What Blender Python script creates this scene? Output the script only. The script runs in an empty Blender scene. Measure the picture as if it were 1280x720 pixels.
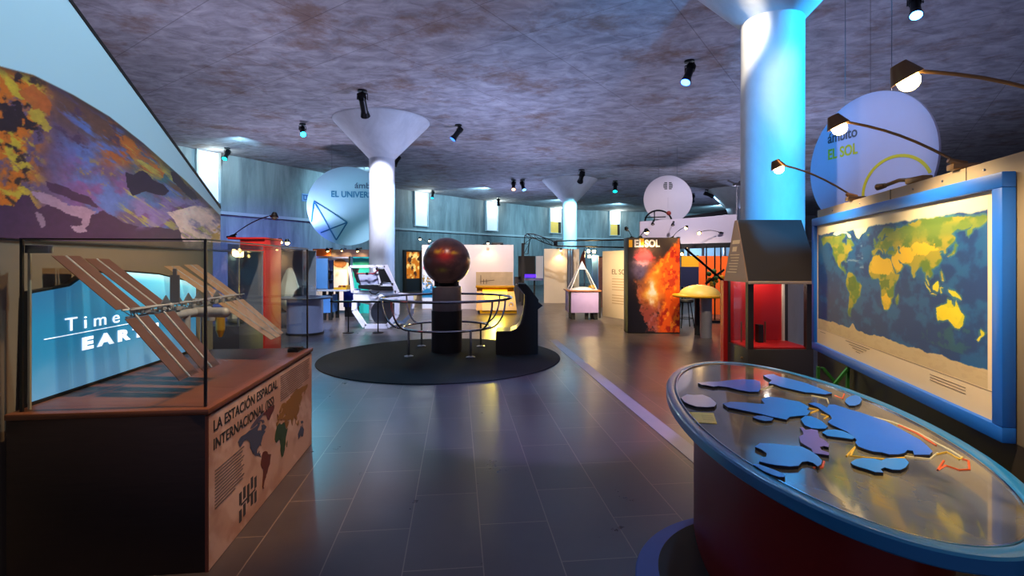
import bpy, bmesh, math, random
import numpy as np
from mathutils import Vector, Matrix

random.seed(4)
SC = bpy.context.scene
COL = SC.collection
PI = math.pi
H = 1.55            # eye height
F = 640.0           # focal length in pixels of the 1280 wide frame
HY = 328.0          # horizon row
CEIL = 5.4

# ------------------------------------------------------------------ camera, world, exposure
cam_d = bpy.data.cameras.new('camera')
cam_d.lens = 18.0
cam_d.sensor_width = 36.0
cam_d.shift_y = -32.0 / 1280.0
cam_d.clip_end = 200
cam = bpy.data.objects.new('camera', cam_d)
cam.location = (0, 0, H)
cam.rotation_euler = (PI / 2, 0, 0)
COL.objects.link(cam)
SC.camera = cam

w = bpy.data.worlds.new('world')
SC.world = w
w.use_nodes = True
bgn = w.node_tree.nodes['Background']
bgn.inputs[0].default_value = (0.60, 0.60, 1.0, 1)
bgn.inputs[1].default_value = 0.27

SC.view_settings.view_transform = 'Standard'
SC.view_settings.look = 'None'
SC.view_settings.gamma = 1.0
SC.view_settings.exposure = 0.25
SC.view_settings.use_curve_mapping = False

WARM = (1.0, 0.62, 0.26)
BLUE = (0.05, 0.42, 1.0)
CYAN = (0.12, 0.72, 1.0)
VIOLET = (0.40, 0.36, 1.0)
COOL = (0.62, 0.80, 1.0)


def lin(c):
    return tuple(x / 12.92 if x <= 0.04045 else ((x + 0.055) / 1.055) ** 2.4 for x in c)


def spot(name, loc, target, power, col, angle=40, blend=0.3, radius=0.06, thing=None):
    l = bpy.data.lights.new(name, 'SPOT')
    l.energy = power
    l.color = col
    l.spot_size = math.radians(angle)
    l.spot_blend = blend
    l.shadow_soft_size = radius
    o = bpy.data.objects.new(name, l)
    COL.objects.link(o)
    d = (Vector(target) - Vector(loc)).normalized()
    m = Matrix.Translation(loc) @ d.to_track_quat('-Z', 'Y').to_matrix().to_4x4()
    if thing is not None:
        o.parent = thing
        m = WM[thing.name].inverted() @ m
    o.matrix_local = m
    return o


def point(name, loc, power, col, radius=0.05, thing=None):
    l = bpy.data.lights.new(name, 'POINT')
    l.energy = power
    l.color = col
    l.shadow_soft_size = radius
    o = bpy.data.objects.new(name, l)
    COL.objects.link(o)
    m = Matrix.Translation(loc)
    if thing is not None:
        o.parent = thing
        m = WM[thing.name].inverted() @ m
    o.matrix_local = m
    return o


WM = {}

# ceiling theatre lamps above the picture, plus unseen spots added to brighten single exhibits
spot('violet_floor_lamp', (0.2, 3.9, 5.3), (0.25, 5.4, 0), 700, VIOLET, 33, 0.25, 0.05)
spot('blue_column_lamp', (5.0, 5.0, 5.3), (3.07, 6.04, 3.8), 1100, (0.0, 0.40, 1.0), 40, 0.4, 0.06)
spot('hidden_blue_spot', (2.95, 3.3, 2.0), (2.70, 6.04, 2.9), 700, (0.0, 0.40, 1.0), 60, 0.5, 0.06)  # added spot hidden behind the map board, colouring the column blue
spot('added_sign_spot', (0.8, 3.6, 5.2), (4.26, 6.15, 2.75), 330, (1.0, 0.90, 0.96), 22, 0.6, 0.06)  # added to whiten the round sun sign
spot('white_column_lamp', (0.9, 4.6, 5.3), (3.0, 6.04, 3.4), 90, (0.85, 0.82, 1.0), 44, 1.0, 0.06)
spot('table_lamp_above', (2.75, 7.1, 5.3), (1.4, 2.6, 0.8), 1500, (1.0, 0.80, 0.60), 40, 0.5, 0.03)
spot('table_lamp_blue', (2.2, 7.4, 5.3), (1.2, 2.5, 0.8), 130, (0.22, 0.48, 1.0), 40, 0.5, 0.03)
spot('mural_lamp', (0.6, 2.4, 5.2), (-2.5, 2.9, 2.4), 470, (0.76, 0.92, 1.0), 56, 0.9, 0.08)
spot('case_lamp', (-0.4, 2.6, 5.2), (-1.9, 3.5, 1.0), 800, (1.0, 0.60, 0.30), 36, 0.7, 0.05)
spot('added_kiosk_spot', (0.4, 4.6, 5.2), (2.3, 5.25, 1.4), 420, (1.0, 0.76, 0.5), 20, 0.6, 0.05)  # added to brighten the bronze side of the kiosk
spot('added_drum_spot', (-2.0, 4.5, 5.3), (-4.6, 11.4, 0.5), 1300, (0.82, 0.86, 1.0), 18, 0.6, 0.05)  # added low-angle spot that brightens the drum table
# unseen upward spots, added to brighten the concrete ceiling
LILAC = (0.50, 0.57, 1.0)
for k, (x, y, z, p) in enumerate([(-3.6, 2.2, 2.2, 120), (2.2, 1.0, 2.2, 90), (-0.3, 1.2, 2.4, 90), (-4.6, 8.0, 2.2, 200), (5.2, 8.4, 2.2, 130), (-0.4, 12.5, 2.4, 190), (-6.5, 15.5, 2.5, 150),
                                  (1.0, 18.0, 2.4, 170), (7.5, 13.5, 2.6, 150), (8.5, 20.0, 2.6, 160), (0.5, 26.0, 2.6, 200), (13.0, 28.0, 2.6, 200)]):
    spot('added_uplight_%d' % k, (x, y, z), (x, y, 6), p * (1.7 if k > 4 else 1.1), LILAC if k % 3 else (0.70, 0.66, 0.95), 165, 0.5, 0.15)
# unseen teal spots added under the ceiling to brighten the curved wall
TEALW = (0.36, 0.78, 1.0)
for k, (p0, p1, pw) in enumerate([((-8.2, 15.5, 5.2), (-10.0, 18.6, 3.9), 420), ((-5.6, 20.5, 5.2), (-8.0, 23.5, 3.6), 600), ((-1.2, 26.0, 5.2), (-3.4, 30.0, 3.6), 900), ((3.0, 31.0, 5.2), (1.5, 35.0, 3.6), 800), ((7.0, 33.0, 5.2), (6.5, 38.2, 3.6), 900), ((14.0, 34.0, 5.2), (14.0, 40.2, 3.6), 900)]):
    spot('added_wall_wash_%d' % k, p0, p1, pw, TEALW, 110, 0.9, 0.1)

# ------------------------------------------------------------------ helpers: materials
MATS = {}


def _base(name):
    m = bpy.data.materials.new(name)
    m.use_nodes = True
    nt = m.node_tree
    return m, nt, nt.nodes['Principled BSDF']


def mat(name, col, rough=0.5, metal=0.0, var=0.10, scale=6.0, bump=0.0, coat=0.0, emis=0.0, ecol=None, stretch=(1, 1, 1)):
    if name in MATS:
        return MATS[name]
    m, nt, p = _base(name)
    c = lin(col)
    tc = nt.nodes.new('ShaderNodeTexCoord')
    mp = nt.nodes.new('ShaderNodeMapping')
    mp.inputs['Scale'].default_value = stretch
    nz = nt.nodes.new('ShaderNodeTexNoise')
    nz.inputs['Scale'].default_value = scale
    nz.inputs['Detail'].default_value = 5
    mx = nt.nodes.new('ShaderNodeMix')
    mx.data_type = 'RGBA'
    mx.inputs[6].default_value = tuple(x * (1 - var) for x in c) + (1,)
    mx.inputs[7].default_value = tuple(min(1, x * (1 + var)) for x in c) + (1,)
    nt.links.new(tc.outputs['Object'], mp.inputs[0])
    nt.links.new(mp.outputs[0], nz.inputs['Vector'])
    nt.links.new(nz.outputs[0], mx.inputs[0])
    nt.links.new(mx.outputs[2], p.inputs['Base Color'])
    p.inputs['Roughness'].default_value = rough
    p.inputs['Metallic'].default_value = metal
    p.inputs['Coat Weight'].default_value = coat
    p.inputs['Coat Roughness'].default_value = 0.08
    if bump:
        b = nt.nodes.new('ShaderNodeBump')
        b.inputs['Strength'].default_value = bump
        b.inputs['Distance'].default_value = 0.02
        nt.links.new(nz.outputs[0], b.inputs['Height'])
        nt.links.new(b.outputs[0], p.inputs['Normal'])
    if emis:
        p.inputs['Emission Color'].default_value = lin(ecol or col) + (1,)
        p.inputs['Emission Strength'].default_value = emis
    MATS[name] = m
    return m


def painted_mat(name, rough=0.5, coat=0.0, emis=0.0):
    """printed surface: colours come from the colour attribute computed in this script"""
    if name in MATS:
        return MATS[name]
    m, nt, p = _base(name)
    a = nt.nodes.new('ShaderNodeAttribute')
    a.attribute_name = 'Col'
    nt.links.new(a.outputs['Color'], p.inputs['Base Color'])
    p.inputs['Roughness'].default_value = rough
    p.inputs['Coat Weight'].default_value = coat
    p.inputs['Coat Roughness'].default_value = 0.05
    if emis:
        nt.links.new(a.outputs['Color'], p.inputs['Emission Color'])
        p.inputs['Emission Strength'].default_value = emis
    MATS[name] = m
    return m


def glass_mat(name, tint=(0.96, 0.98, 0.97), refl=1.28):
    if name in MATS:
        return MATS[name]
    m = bpy.data.materials.new(name)
    m.use_nodes = True
    nt = m.node_tree
    nt.nodes.clear()
    out = nt.nodes.new('ShaderNodeOutputMaterial')
    t = nt.nodes.new('ShaderNodeBsdfTransparent')
    t.inputs[0].default_value = tint + (1,)
    g = nt.nodes.new('ShaderNodeBsdfGlossy')
    g.inputs['Roughness'].default_value = 0.02
    fr = nt.nodes.new('ShaderNodeFresnel')
    fr.inputs[0].default_value = refl
    ge = nt.nodes.new('ShaderNodeNewGeometry')
    inv = nt.nodes.new('ShaderNodeMath')
    inv.operation = 'SUBTRACT'
    inv.inputs[0].default_value = 1.0
    nt.links.new(ge.outputs['Backfacing'], inv.inputs[1])
    mu = nt.nodes.new('ShaderNodeMath')
    mu.operation = 'MULTIPLY'
    nt.links.new(fr.outputs[0], mu.inputs[0])
    nt.links.new(inv.outputs[0], mu.inputs[1])
    mx = nt.nodes.new('ShaderNodeMixShader')
    nt.links.new(mu.outputs[0], mx.inputs[0])
    nt.links.new(t.outputs[0], mx.inputs[1])
    nt.links.new(g.outputs[0], mx.inputs[2])
    nt.links.new(mx.outputs[0], out.inputs[0])
    MATS[name] = m
    return m


def concrete(name, c1, c2, c3, scale, stretch, thr=0.55, rough=0.85, joints=None, rust=0.75):
    """cast concrete: two tones of grey, board streaks and brown stains"""
    m, nt, p = _base(name)
    tc = nt.nodes.new('ShaderNodeTexCoord')
    mp = nt.nodes.new('ShaderNodeMapping')
    mp.inputs['Scale'].default_value = stretch
    nt.links.new(tc.outputs['Object'], mp.inputs[0])
    n1 = nt.nodes.new('ShaderNodeTexNoise')
    n1.inputs['Scale'].default_value = scale
    n1.inputs['Detail'].default_value = 8
    n1.inputs['Roughness'].default_value = 0.65
    n1.inputs['Distortion'].default_value = 0.6
    nt.links.new(mp.outputs[0], n1.inputs['Vector'])
    n2 = nt.nodes.new('ShaderNodeTexNoise')
    n2.inputs['Scale'].default_value = scale * 0.28
    n2.inputs['Detail'].default_value = 10
    n2.inputs['Roughness'].default_value = 0.7
    nt.links.new(tc.outputs['Object'], n2.inputs['Vector'])
    mx = nt.nodes.new('ShaderNodeMix')
    mx.data_type = 'RGBA'
    mx.inputs[6].default_value = lin(c1) + (1,)
    mx.inputs[7].default_value = lin(c2) + (1,)
    r1 = nt.nodes.new('ShaderNodeValToRGB')
    r1.color_ramp.elements[0].position = 0.35
    r1.color_ramp.elements[1].position = 0.68
    nt.links.new(n1.outputs[0], r1.inputs[0])
    nt.links.new(r1.outputs[0], mx.inputs[0])
    r2 = nt.nodes.new('ShaderNodeValToRGB')
    r2.color_ramp.elements[0].position = thr
    r2.color_ramp.elements[0].color = (0, 0, 0, 1)
    r2.color_ramp.elements[1].position = thr + 0.14
    r2.color_ramp.elements[1].color = (rust, rust, rust, 1)
    nt.links.new(n2.outputs[0], r2.inputs[0])
    m2 = nt.nodes.new('ShaderNodeMix')
    m2.data_type = 'RGBA'
    m2.inputs[7].default_value = lin(c3) + (1,)
    nt.links.new(r2.outputs[0], m2.inputs[0])
    nt.links.new(mx.outputs[2], m2.inputs[6])
    last = m2.outputs[2]
    if joints:
        br = nt.nodes.new('ShaderNodeTexBrick')
        br.offset = 0.0
        br.inputs['Scale'].default_value = 1.0
        br.inputs['Brick Width'].default_value = joints[0]
        br.inputs['Row Height'].default_value = joints[1]
        br.inputs['Mortar Size'].default_value = joints[2]
        br.inputs['Color1'].default_value = (1, 1, 1, 1)
        br.inputs['Color2'].default_value = (1, 1, 1, 1)
        br.inputs['Mortar'].default_value = (0.62, 0.6, 0.6, 1)
        mpj = nt.nodes.new('ShaderNodeMapping')
        mpj.inputs['Rotation'].default_value = (0, 0, joints[3])
        nt.links.new(tc.outputs['Object'], mpj.inputs[0])
        nt.links.new(mpj.outputs[0], br.inputs['Vector'])
        m3 = nt.nodes.new('ShaderNodeMix')
        m3.data_type = 'RGBA'
        m3.blend_type = 'MULTIPLY'
        m3.inputs[0].default_value = 1
        nt.links.new(last, m3.inputs[6])
        nt.links.new(br.outputs[0], m3.inputs[7])
        last = m3.outputs[2]
    nt.links.new(last, p.inputs['Base Color'])
    p.inputs['Roughness'].default_value = rough
    b = nt.nodes.new('ShaderNodeBump')
    b.inputs['Strength'].default_value = 0.25
    b.inputs['Distance'].default_value = 0.03
    nt.links.new(n1.outputs[0], b.inputs['Height'])
    nt.links.new(b.outputs[0], p.inputs['Normal'])
    MATS[name] = m
    return m


# ------------------------------------------------------------------ helpers: geometry
def P(px, py, d):
    """the point of the place seen at a pixel, d metres in front of the camera plane"""
    return Vector(((px - 640) / F * d, d, H - (py - HY) / F * d))


def floor_d(py):
    return F * H / (py - HY)


class B:
    def __init__(self):
        self.bm = bmesh.new()

    def poly(self, pts, off, smooth=False):
        """a closed outline of 3D points pushed along off"""
        bm = self.bm
        off = Vector(off)
        a = [bm.verts.new(Vector(p)) for p in pts]
        b = [bm.verts.new(Vector(p) + off) for p in pts]
        n = len(a)
        fs = [bm.faces.new(a), bm.faces.new(list(reversed(b)))]
        for i in range(n):
            fs.append(bm.faces.new((a[i], b[i], b[(i + 1) % n], a[(i + 1) % n])))
        bmesh.ops.recalc_face_normals(bm, faces=fs)
        return self

    def box(self, x0, x1, y0, y1, z0, z1, bev=0.0, M=None):
        bm = self.bm
        vs = [bm.verts.new((x, y, z)) for x in (x0, x1) for y in (y0, y1) for z in (z0, z1)]
        q = [(0, 1, 3, 2), (4, 6, 7, 5), (0, 4, 5, 1), (2, 3, 7, 6), (0, 2, 6, 4), (1, 5, 7, 3)]
        fs = [bm.faces.new([vs[i] for i in f]) for f in q]
        bmesh.ops.recalc_face_normals(bm, faces=fs)
        if M is not None:
            bmesh.ops.transform(bm, matrix=M, verts=vs)
        if bev:
            es = list({e for f in fs for e in f.edges})
            bmesh.ops.bevel(bm, geom=es, offset=bev, segments=2, affect='EDGES', profile=0.5)
        return self

    def pxbox(self, x0, y0, x1, y1, d, th, bev=0.0):
        a, b = P(x0, y1, d), P(x1, y0, d)
        return self.box(a.x, b.x, d, d + th, a.z, b.z, bev)

    def tube(self, path, r, seg=10, closed=False, r1=None):
        bm = self.bm
        pts = [Vector(p) for p in path]
        n = len(pts)
        rings = []
        prev = None
        for i, p in enumerate(pts):
            if closed:
                t = (pts[(i + 1) % n] - pts[i - 1]).normalized()
            else:
                t = (pts[min(i + 1, n - 1)] - pts[max(i - 1, 0)]).normalized()
            if prev is None:
                ref = Vector((0, 0, 1)) if abs(t.z) < 0.9 else Vector((1, 0, 0))
                u = t.cross(ref).normalized()
            else:
                u = (prev - t * prev.dot(t)).normalized()
            prev = u
            v = t.cross(u)
            rr = r if r1 is None else r + (r1 - r) * i / (n - 1)
            rings.append([bm.verts.new(p + u * (rr * math.cos(2 * PI * k / seg)) + v * (rr * math.sin(2 * PI * k / seg))) for k in range(seg)])
        m = n if closed else n - 1
        for i in range(m):
            a, b = rings[i], rings[(i + 1) % n]
            for k in range(seg):
                bm.faces.new((a[k], a[(k + 1) % seg], b[(k + 1) % seg], b[k]))
        if not closed:
            bm.faces.new(list(reversed(rings[0])))
            bm.faces.new(rings[-1])
        return self

    def cone(self, p0, p1, r0, r1, seg=20):
        return self.tube([p0, p1], r0, seg, False, r1)

    def lathe(self, prof, c=(0, 0, 0), seg=40, sx=1.0, sy=1.0, rot=0.0):
        bm = self.bm
        c = Vector(c)
        rings = []
        cr, sr = math.cos(rot), math.sin(rot)
        for r, z in prof:
            if r < 1e-5:
                rings.append([bm.verts.new(c + Vector((0, 0, z)))])
            else:
                ring = []
                for k in range(seg):
                    x, y = r * sx * math.cos(2 * PI * k / seg), r * sy * math.sin(2 * PI * k / seg)
                    ring.append(bm.verts.new(c + Vector((x * cr - y * sr, x * sr + y * cr, z))))
                rings.append(ring)
        fs = []
        for a, b in zip(rings, rings[1:]):
            for k in range(seg):
                k2 = (k + 1) % seg
                if len(a) == 1 and len(b) > 1:
                    fs.append(bm.faces.new((a[0], b[k], b[k2])))
                elif len(b) == 1 and len(a) > 1:
                    fs.append(bm.faces.new((a[k], a[k2], b[0])))
                elif len(a) > 1:
                    fs.append(bm.faces.new((a[k], a[k2], b[k2], b[k])))
        bmesh.ops.recalc_face_normals(bm, faces=fs)
        return self

    def sphere(self, c, r, seg=24, sz=1.0):
        n = max(6, seg // 2)
        self.lathe([(r * math.sin(PI * i / n) if 0 < i < n else 0, -r * sz * math.cos(PI * i / n)) for i in range(n + 1)], c, seg)
        return self


def finish(name, b, material, M=None):
    me = bpy.data.meshes.new(name)
    if M is not None:
        bmesh.ops.transform(b.bm, matrix=M, verts=b.bm.verts)
    b.bm.normal_update()
    for f in b.bm.faces:
        f.smooth = True
    b.bm.to_mesh(me)
    b.bm.free()
    me.set_sharp_from_angle(angle=math.radians(34))
    me.materials.append(material)
    o = bpy.data.objects.new(name, me)
    COL.objects.link(o)
    return o


def props(o, label, cat, group=None):
    o['label'] = label
    o['category'] = cat
    if group:
        o['group'] = group
    return o


def thing(name, label, cat, loc, rotz=0.0, group=None):
    o = bpy.data.objects.new(name, None)
    o.empty_display_size = 0.1
    COL.objects.link(o)
    o.location = loc
    o.rotation_euler = (0, 0, rotz)
    WM[o.name] = Matrix.Translation(Vector(loc)) @ Matrix.Rotation(rotz, 4, 'Z')
    return props(o, label, cat, group)


def part(name, b, material, parent, world=False, label=None):
    """one mesh under a thing (or under one of its parts); world=True when authored in world coordinates"""
    M = WM[parent.name].inverted() if world else None
    o = finish(name, b, material, M)
    o.parent = parent
    WM[o.name] = WM[parent.name]
    if label:
        o['label'] = label
    return o


def solo(name, b, material, label, cat, loc, group=None, rotz=0.0):
    """a thing that is one mesh, authored in world coordinates"""
    M = Matrix.Translation(Vector(loc)) @ Matrix.Rotation(rotz, 4, 'Z')
    o = finish(name, b, material, M.inverted())
    o.location = loc
    o.rotation_euler = (0, 0, rotz)
    WM[o.name] = M
    return props(o, label, cat, group)


def structure(name, b, material):
    o = finish(name, b, material)
    o['kind'] = 'structure'
    return o


def grid_mesh(name, pos, colr, material, parent=None, world=False):
    """printed sheet: pos (ny,nx,3) and sRGB colours (ny,nx,3)"""
    ny, nx = pos.shape[:2]
    v = pos.reshape(-1, 3)
    if parent is not None and world:
        Mi = np.array(WM[parent.name].inverted())
        v = v @ Mi[:3, :3].T + Mi[:3, 3]
    i = np.arange((ny - 1) * (nx - 1))
    r, c = i // (nx - 1), i % (nx - 1)
    a = r * nx + c
    faces = np.stack([a, a + 1, a + nx + 1, a + nx], 1)
    me = bpy.data.meshes.new(name)
    me.from_pydata(v.tolist(), [], faces.tolist())
    at = me.color_attributes.new('Col', 'FLOAT_COLOR', 'POINT')
    cc = np.clip(colr.reshape(-1, 3), 0, 1)
    cl = np.where(cc <= 0.04045, cc / 12.92, ((cc + 0.055) / 1.055) ** 2.4)
    rgba = np.concatenate([cl, np.ones((len(cl), 1))], 1).astype(np.float32)
    at.data.foreach_set('color', rgba.ravel())
    me.materials.append(material)
    o = bpy.data.objects.new(name, me)
    COL.objects.link(o)
    if parent is not None:
        o.parent = parent
        WM[o.name] = WM[parent.name]
    return o


def text(name, s, size, material, parent, origin, rotz=None, align='LEFT', width=None, world_n=None, tilt=0.0, ext=0.0015, bold=0.0, label=None):
    """lettering as a mesh in the parent's local frame: x along the line, y away from the reader, z up"""
    cu = bpy.data.curves.new(name, 'FONT')
    cu.body = s
    cu.size = size
    cu.extrude = ext
    cu.offset = bold
    cu.align_x = align
    tmp = bpy.data.objects.new('tmp_text', cu)
    COL.objects.link(tmp)
    dg = bpy.context.evaluated_depsgraph_get()
    dg.update()
    me = bpy.data.meshes.new_from_object(tmp.evaluated_get(dg))
    bpy.data.objects.remove(tmp)
    bpy.data.curves.remove(cu)
    me.name = name
    sx = 1.0
    if width:
        xs = [v.co.x for v in me.vertices]
        sx = width / (max(xs) - min(xs))
    M = Matrix.Translation(Vector(origin)) @ (Matrix.Rotation(rotz, 4, 'Z') if rotz else Matrix()) @ Matrix.Rotation(tilt, 4, 'Y') @ Matrix.Rotation(PI / 2, 4, 'X') @ Matrix.Diagonal((sx, 1, 1, 1))
    me.transform(M)
    me.materials.clear()
    me.materials.append(material)
    o = bpy.data.objects.new(name, me)
    COL.objects.link(o)
    o.parent = parent
    WM[o.name] = WM[parent.name]
    if label:
        o['label'] = label
    return o


# value noise for the printed pictures
def vnoise(x, y, seed=0):
    xi, yi = np.floor(x).astype(np.int64), np.floor(y).astype(np.int64)
    xf, yf = x - xi, y - yi
    xf, yf = xf * xf * (3 - 2 * xf), yf * yf * (3 - 2 * yf)

    def h(a, b):
        n = (a * 374761393 + b * 668265263 + seed * 974634777) & 0xFFFFFFFF
        n = ((n ^ (n >> 13)) * 1274126177) & 0xFFFFFFFF
        return ((n ^ (n >> 16)) & 0xFFFF) / 65535.0
    return (h(xi, yi) * (1 - xf) + h(xi + 1, yi) * xf) * (1 - yf) + (h(xi, yi + 1) * (1 - xf) + h(xi + 1, yi + 1) * xf) * yf


def fbm(x, y, seed=0, octv=5, gain=0.55):
    s, a, t = 0, 1.0, 0
    for k in range(octv):
        s = s + a * vnoise(x * 2 ** k + 17.3 * k, y * 2 ** k + 5.1 * k, seed + k)
        t += a
        a *= gain
    return s / t


def inpoly(x, y, poly):
    r = np.zeros(x.shape, bool)
    n = len(poly)
    for i in range(n):
        x1, y1 = poly[i]
        x2, y2 = poly[(i + 1) % n]
        if y1 == y2:
            continue
        c = ((y1 > y) != (y2 > y)) & (x < (x2 - x1) * (y - y1) / (y2 - y1) + x1)
        r ^= c
    return r


def mixc(c, col, m):
    m = np.clip(m, 0, 1)[..., None]
    return c * (1 - m) + np.array(col) * m


def sstep(a, b, x):
    t = np.clip((x - a) / (b - a), 0, 1)
    return t * t * (3 - 2 * t)


LAND = {
    'na': [(-168, 66), (-162, 70), (-156, 71), (-140, 69.5), (-128, 70), (-115, 68), (-108, 68), (-95, 68), (-94, 72), (-86, 70), (-82, 68), (-87, 64), (-94, 61), (-94, 58), (-88, 56.5), (-82, 55), (-80, 51.5), (-78, 55), (-77, 59), (-78, 62), (-70, 61), (-65, 59), (-61, 56), (-56, 52), (-60, 50), (-66, 50), (-65, 47), (-60, 46), (-66, 44), (-70, 43), (-74, 40), (-76, 36), (-81, 31), (-80, 26), (-82, 28), (-84, 30), (-90, 29), (-97, 27), (-97, 22), (-94, 18), (-90, 20), (-87, 21), (-88, 16), (-83, 15), (-83, 10), (-79, 9), (-83, 8.5), (-88, 13), (-95, 16), (-105, 20), (-109, 26), (-113, 31), (-110, 23), (-115, 29), (-118, 34), (-124, 40), (-124, 48), (-130, 54), (-137, 59), (-147, 61), (-153, 58), (-160, 55), (-164, 60), (-165, 63)],
    'green': [(-73, 78), (-60, 82), (-35, 83.5), (-18, 80), (-20, 74), (-25, 70), (-35, 66), (-43, 60), (-50, 62), (-54, 68), (-58, 75)],
    'arctic': [(-120, 75), (-110, 78), (-95, 81), (-75, 83), (-65, 81), (-78, 76), (-90, 74), (-80, 73), (-68, 68), (-65, 63), (-73, 64), (-78, 70), (-90, 72), (-105, 70), (-115, 70), (-124, 72)],
    'sa': [(-77, 8), (-72, 12), (-62, 10.5), (-52, 5), (-50, 0), (-44, -2.5), (-35, -6), (-39, -14), (-41, -22), (-48, -26), (-53, -33), (-58, -35), (-58, -38), (-62, -40), (-65, -43), (-67, -47), (-69, -51), (-66, -55), (-72, -53), (-75, -48), (-73, -40), (-71, -30), (-70, -19), (-76, -14), (-81, -6), (-80, 0), (-77, 4)],
    'africa': [(-6, 35.5), (3, 37), (10, 37), (11, 33.5), (19, 30.5), (25, 32), (32, 31), (34, 27), (37, 20), (43, 12), (51, 12), (48, 6), (41, -2), (39, -8), (40, -15), (35, -20), (35, -24), (32, -28), (27, -34), (19, -34.5), (15, -27), (12, -18), (13, -8), (9, -1), (9, 4), (4, 6.3), (-4, 5), (-8, 4.5), (-13, 8.5), (-17, 14.5), (-16, 21), (-13, 27), (-9, 31)],
    'madag': [(49, -12), (50, -16), (47, -25), (44, -24), (44, -17)],
    'eurasia': [(-9, 37), (-9, 43), (-2, 43.5), (-1, 46), (-4.5, 48.5), (2, 51), (5, 53.5), (8, 54), (8, 57), (10.5, 57.5), (10.5, 54.5), (18, 54.5), (21, 57), (24, 59), (30, 60), (22, 60.5), (22, 64), (25, 65.5), (18, 62), (18, 59.5), (14, 55.5), (11, 59), (6, 58), (5, 61), (12, 66), (18, 70), (26, 71), (32, 69.5), (41, 67), (38, 64), (44, 66), (44, 68.5), (54, 68.5), (60, 69.5), (67, 69), (67, 72.5), (73, 72), (80, 73), (87, 75), (100, 77), (105, 78), (113, 75), (127, 73), (140, 73), (150, 71.5), (160, 70), (172, 70), (180, 69), (180, 65), (177, 62.5), (171, 60), (163, 58.5), (162, 55), (157, 51), (156, 57), (163, 62), (155, 59), (142, 59), (136, 55), (141, 52), (139, 47), (132, 43), (128, 40), (129, 36), (126, 35), (125, 39), (121, 40), (118, 38), (122, 37), (119, 35), (122, 31), (121, 28), (117, 23.5), (110, 21), (106, 20), (109, 14), (107, 10.5), (104.5, 9.5), (102, 12.5), (100, 13), (99.5, 9), (103.5, 2), (101, 3), (98, 8.5), (98, 16), (94, 16.5), (91, 22.5), (87, 21), (80, 15), (80, 11), (77.5, 8), (74, 15), (72.5, 21), (67, 25), (57, 26), (52, 28), (48, 30), (51, 25), (56, 25), (59, 22.5), (55, 17.5), (45, 12.8), (43, 16), (39, 21), (35, 28), (34.5, 31.5), (36, 36), (30.5, 36.5), (27, 37), (27, 40.5), (31, 41.5), (41, 41.2), (38, 45), (39, 47), (35, 46), (33, 45), (33, 46.5), (30.5, 46), (28, 43), (26, 40.8), (23, 40), (23, 37), (21.5, 37.5), (19.5, 41.5), (14, 45), (13, 44), (18, 40.5), (16, 38), (15, 40.5), (10.5, 43), (8, 44), (4, 43.3), (3, 42), (0, 39.5), (-2, 37), (-5.5, 36)],
    'uk': [(-5, 50), (1, 51), (0, 54), (-2, 57.5), (-5, 58.5), (-5, 55), (-4, 53)],
    'iceland': [(-24, 65.5), (-14, 65), (-19, 63.5)],
    'japan': [(130, 32), (136, 34.5), (141, 36), (141.5, 41), (145, 44), (141, 45.5), (140, 40), (136, 36.5)],
    'sumatra': [(95, 5.5), (104, -2), (106, -6), (101, -2)],
    'java': [(105, -6.5), (114, -7.5), (114, -8.5), (106, -7.5)],
    'borneo': [(109, 1.5), (117, 7), (118, 1), (116, -4), (110, -3)],
    'sulawesi': [(119, 0), (125, 1.5), (121, -1), (122.5, -5), (120, -5)],
    'guinea': [(131, -1), (141, -2.5), (147, -6), (150, -10.5), (144, -8), (138, -8.5), (133, -4)],
    'phil': [(120, 18), (122, 18), (126, 7), (122, 8), (121, 13)],
    'aus': [(114, -22), (122, -18), (129, -15), (131, -11.5), (136, -12), (136, -15.5), (140, -17.5), (142, -11), (146, -19), (153, -26), (151, -33.5), (147, -38.5), (141, -38.5), (136, -35), (131, -31.5), (124, -33.5), (116, -35), (115.5, -31)],
    'nz': [(172.5, -34.5), (178, -38), (174.5, -41.5), (170, -46.5), (167, -46), (172.5, -41)],
}
CASPIAN = [(47, 45), (51, 47), (53, 45), (51, 41), (54, 37), (50, 37), (48.5, 41)]
# ------------------------------------------------------------------ common materials
BLACK = mat('black_matte', (0.07, 0.07, 0.075), 0.55)
BLACKM = mat('black_metal', (0.06, 0.06, 0.07), 0.4, 0.6)
CHROME = mat('chrome', (0.75, 0.76, 0.78), 0.16, 1.0, 0.03)
STEEL = mat('steel', (0.55, 0.55, 0.57), 0.35, 1.0, 0.05)
BRASS = mat('brushed_brass', (0.55, 0.42, 0.28), 0.35, 0.8)
WHITE = mat('white_paint', (0.88, 0.87, 0.88), 0.5, 0, 0.03)
CREAM = mat('cream_board', (0.86, 0.81, 0.74), 0.55, 0, 0.04)
GLASS = glass_mat('clear_glass')
SEAM = mat('dark_seam', (0.05, 0.06, 0.06), 0.3)
INK = mat('dark_ink', (0.10, 0.09, 0.09), 0.7)
BULB = mat('warm_bulb', (1.0, 0.86, 0.55), 0.4, emis=28, ecol=(1.0, 0.84, 0.5))
WOOD = mat('dark_wood', (0.125, 0.06, 0.04), 0.55, 0, 0.35, 5, 0.05, stretch=(1, 1, 9))
WOODTOP = mat('polished_wood_top', (0.42, 0.235, 0.13), 0.38, 0, 0.3, 4, coat=0.0, stretch=(6, 1, 1))

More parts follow.
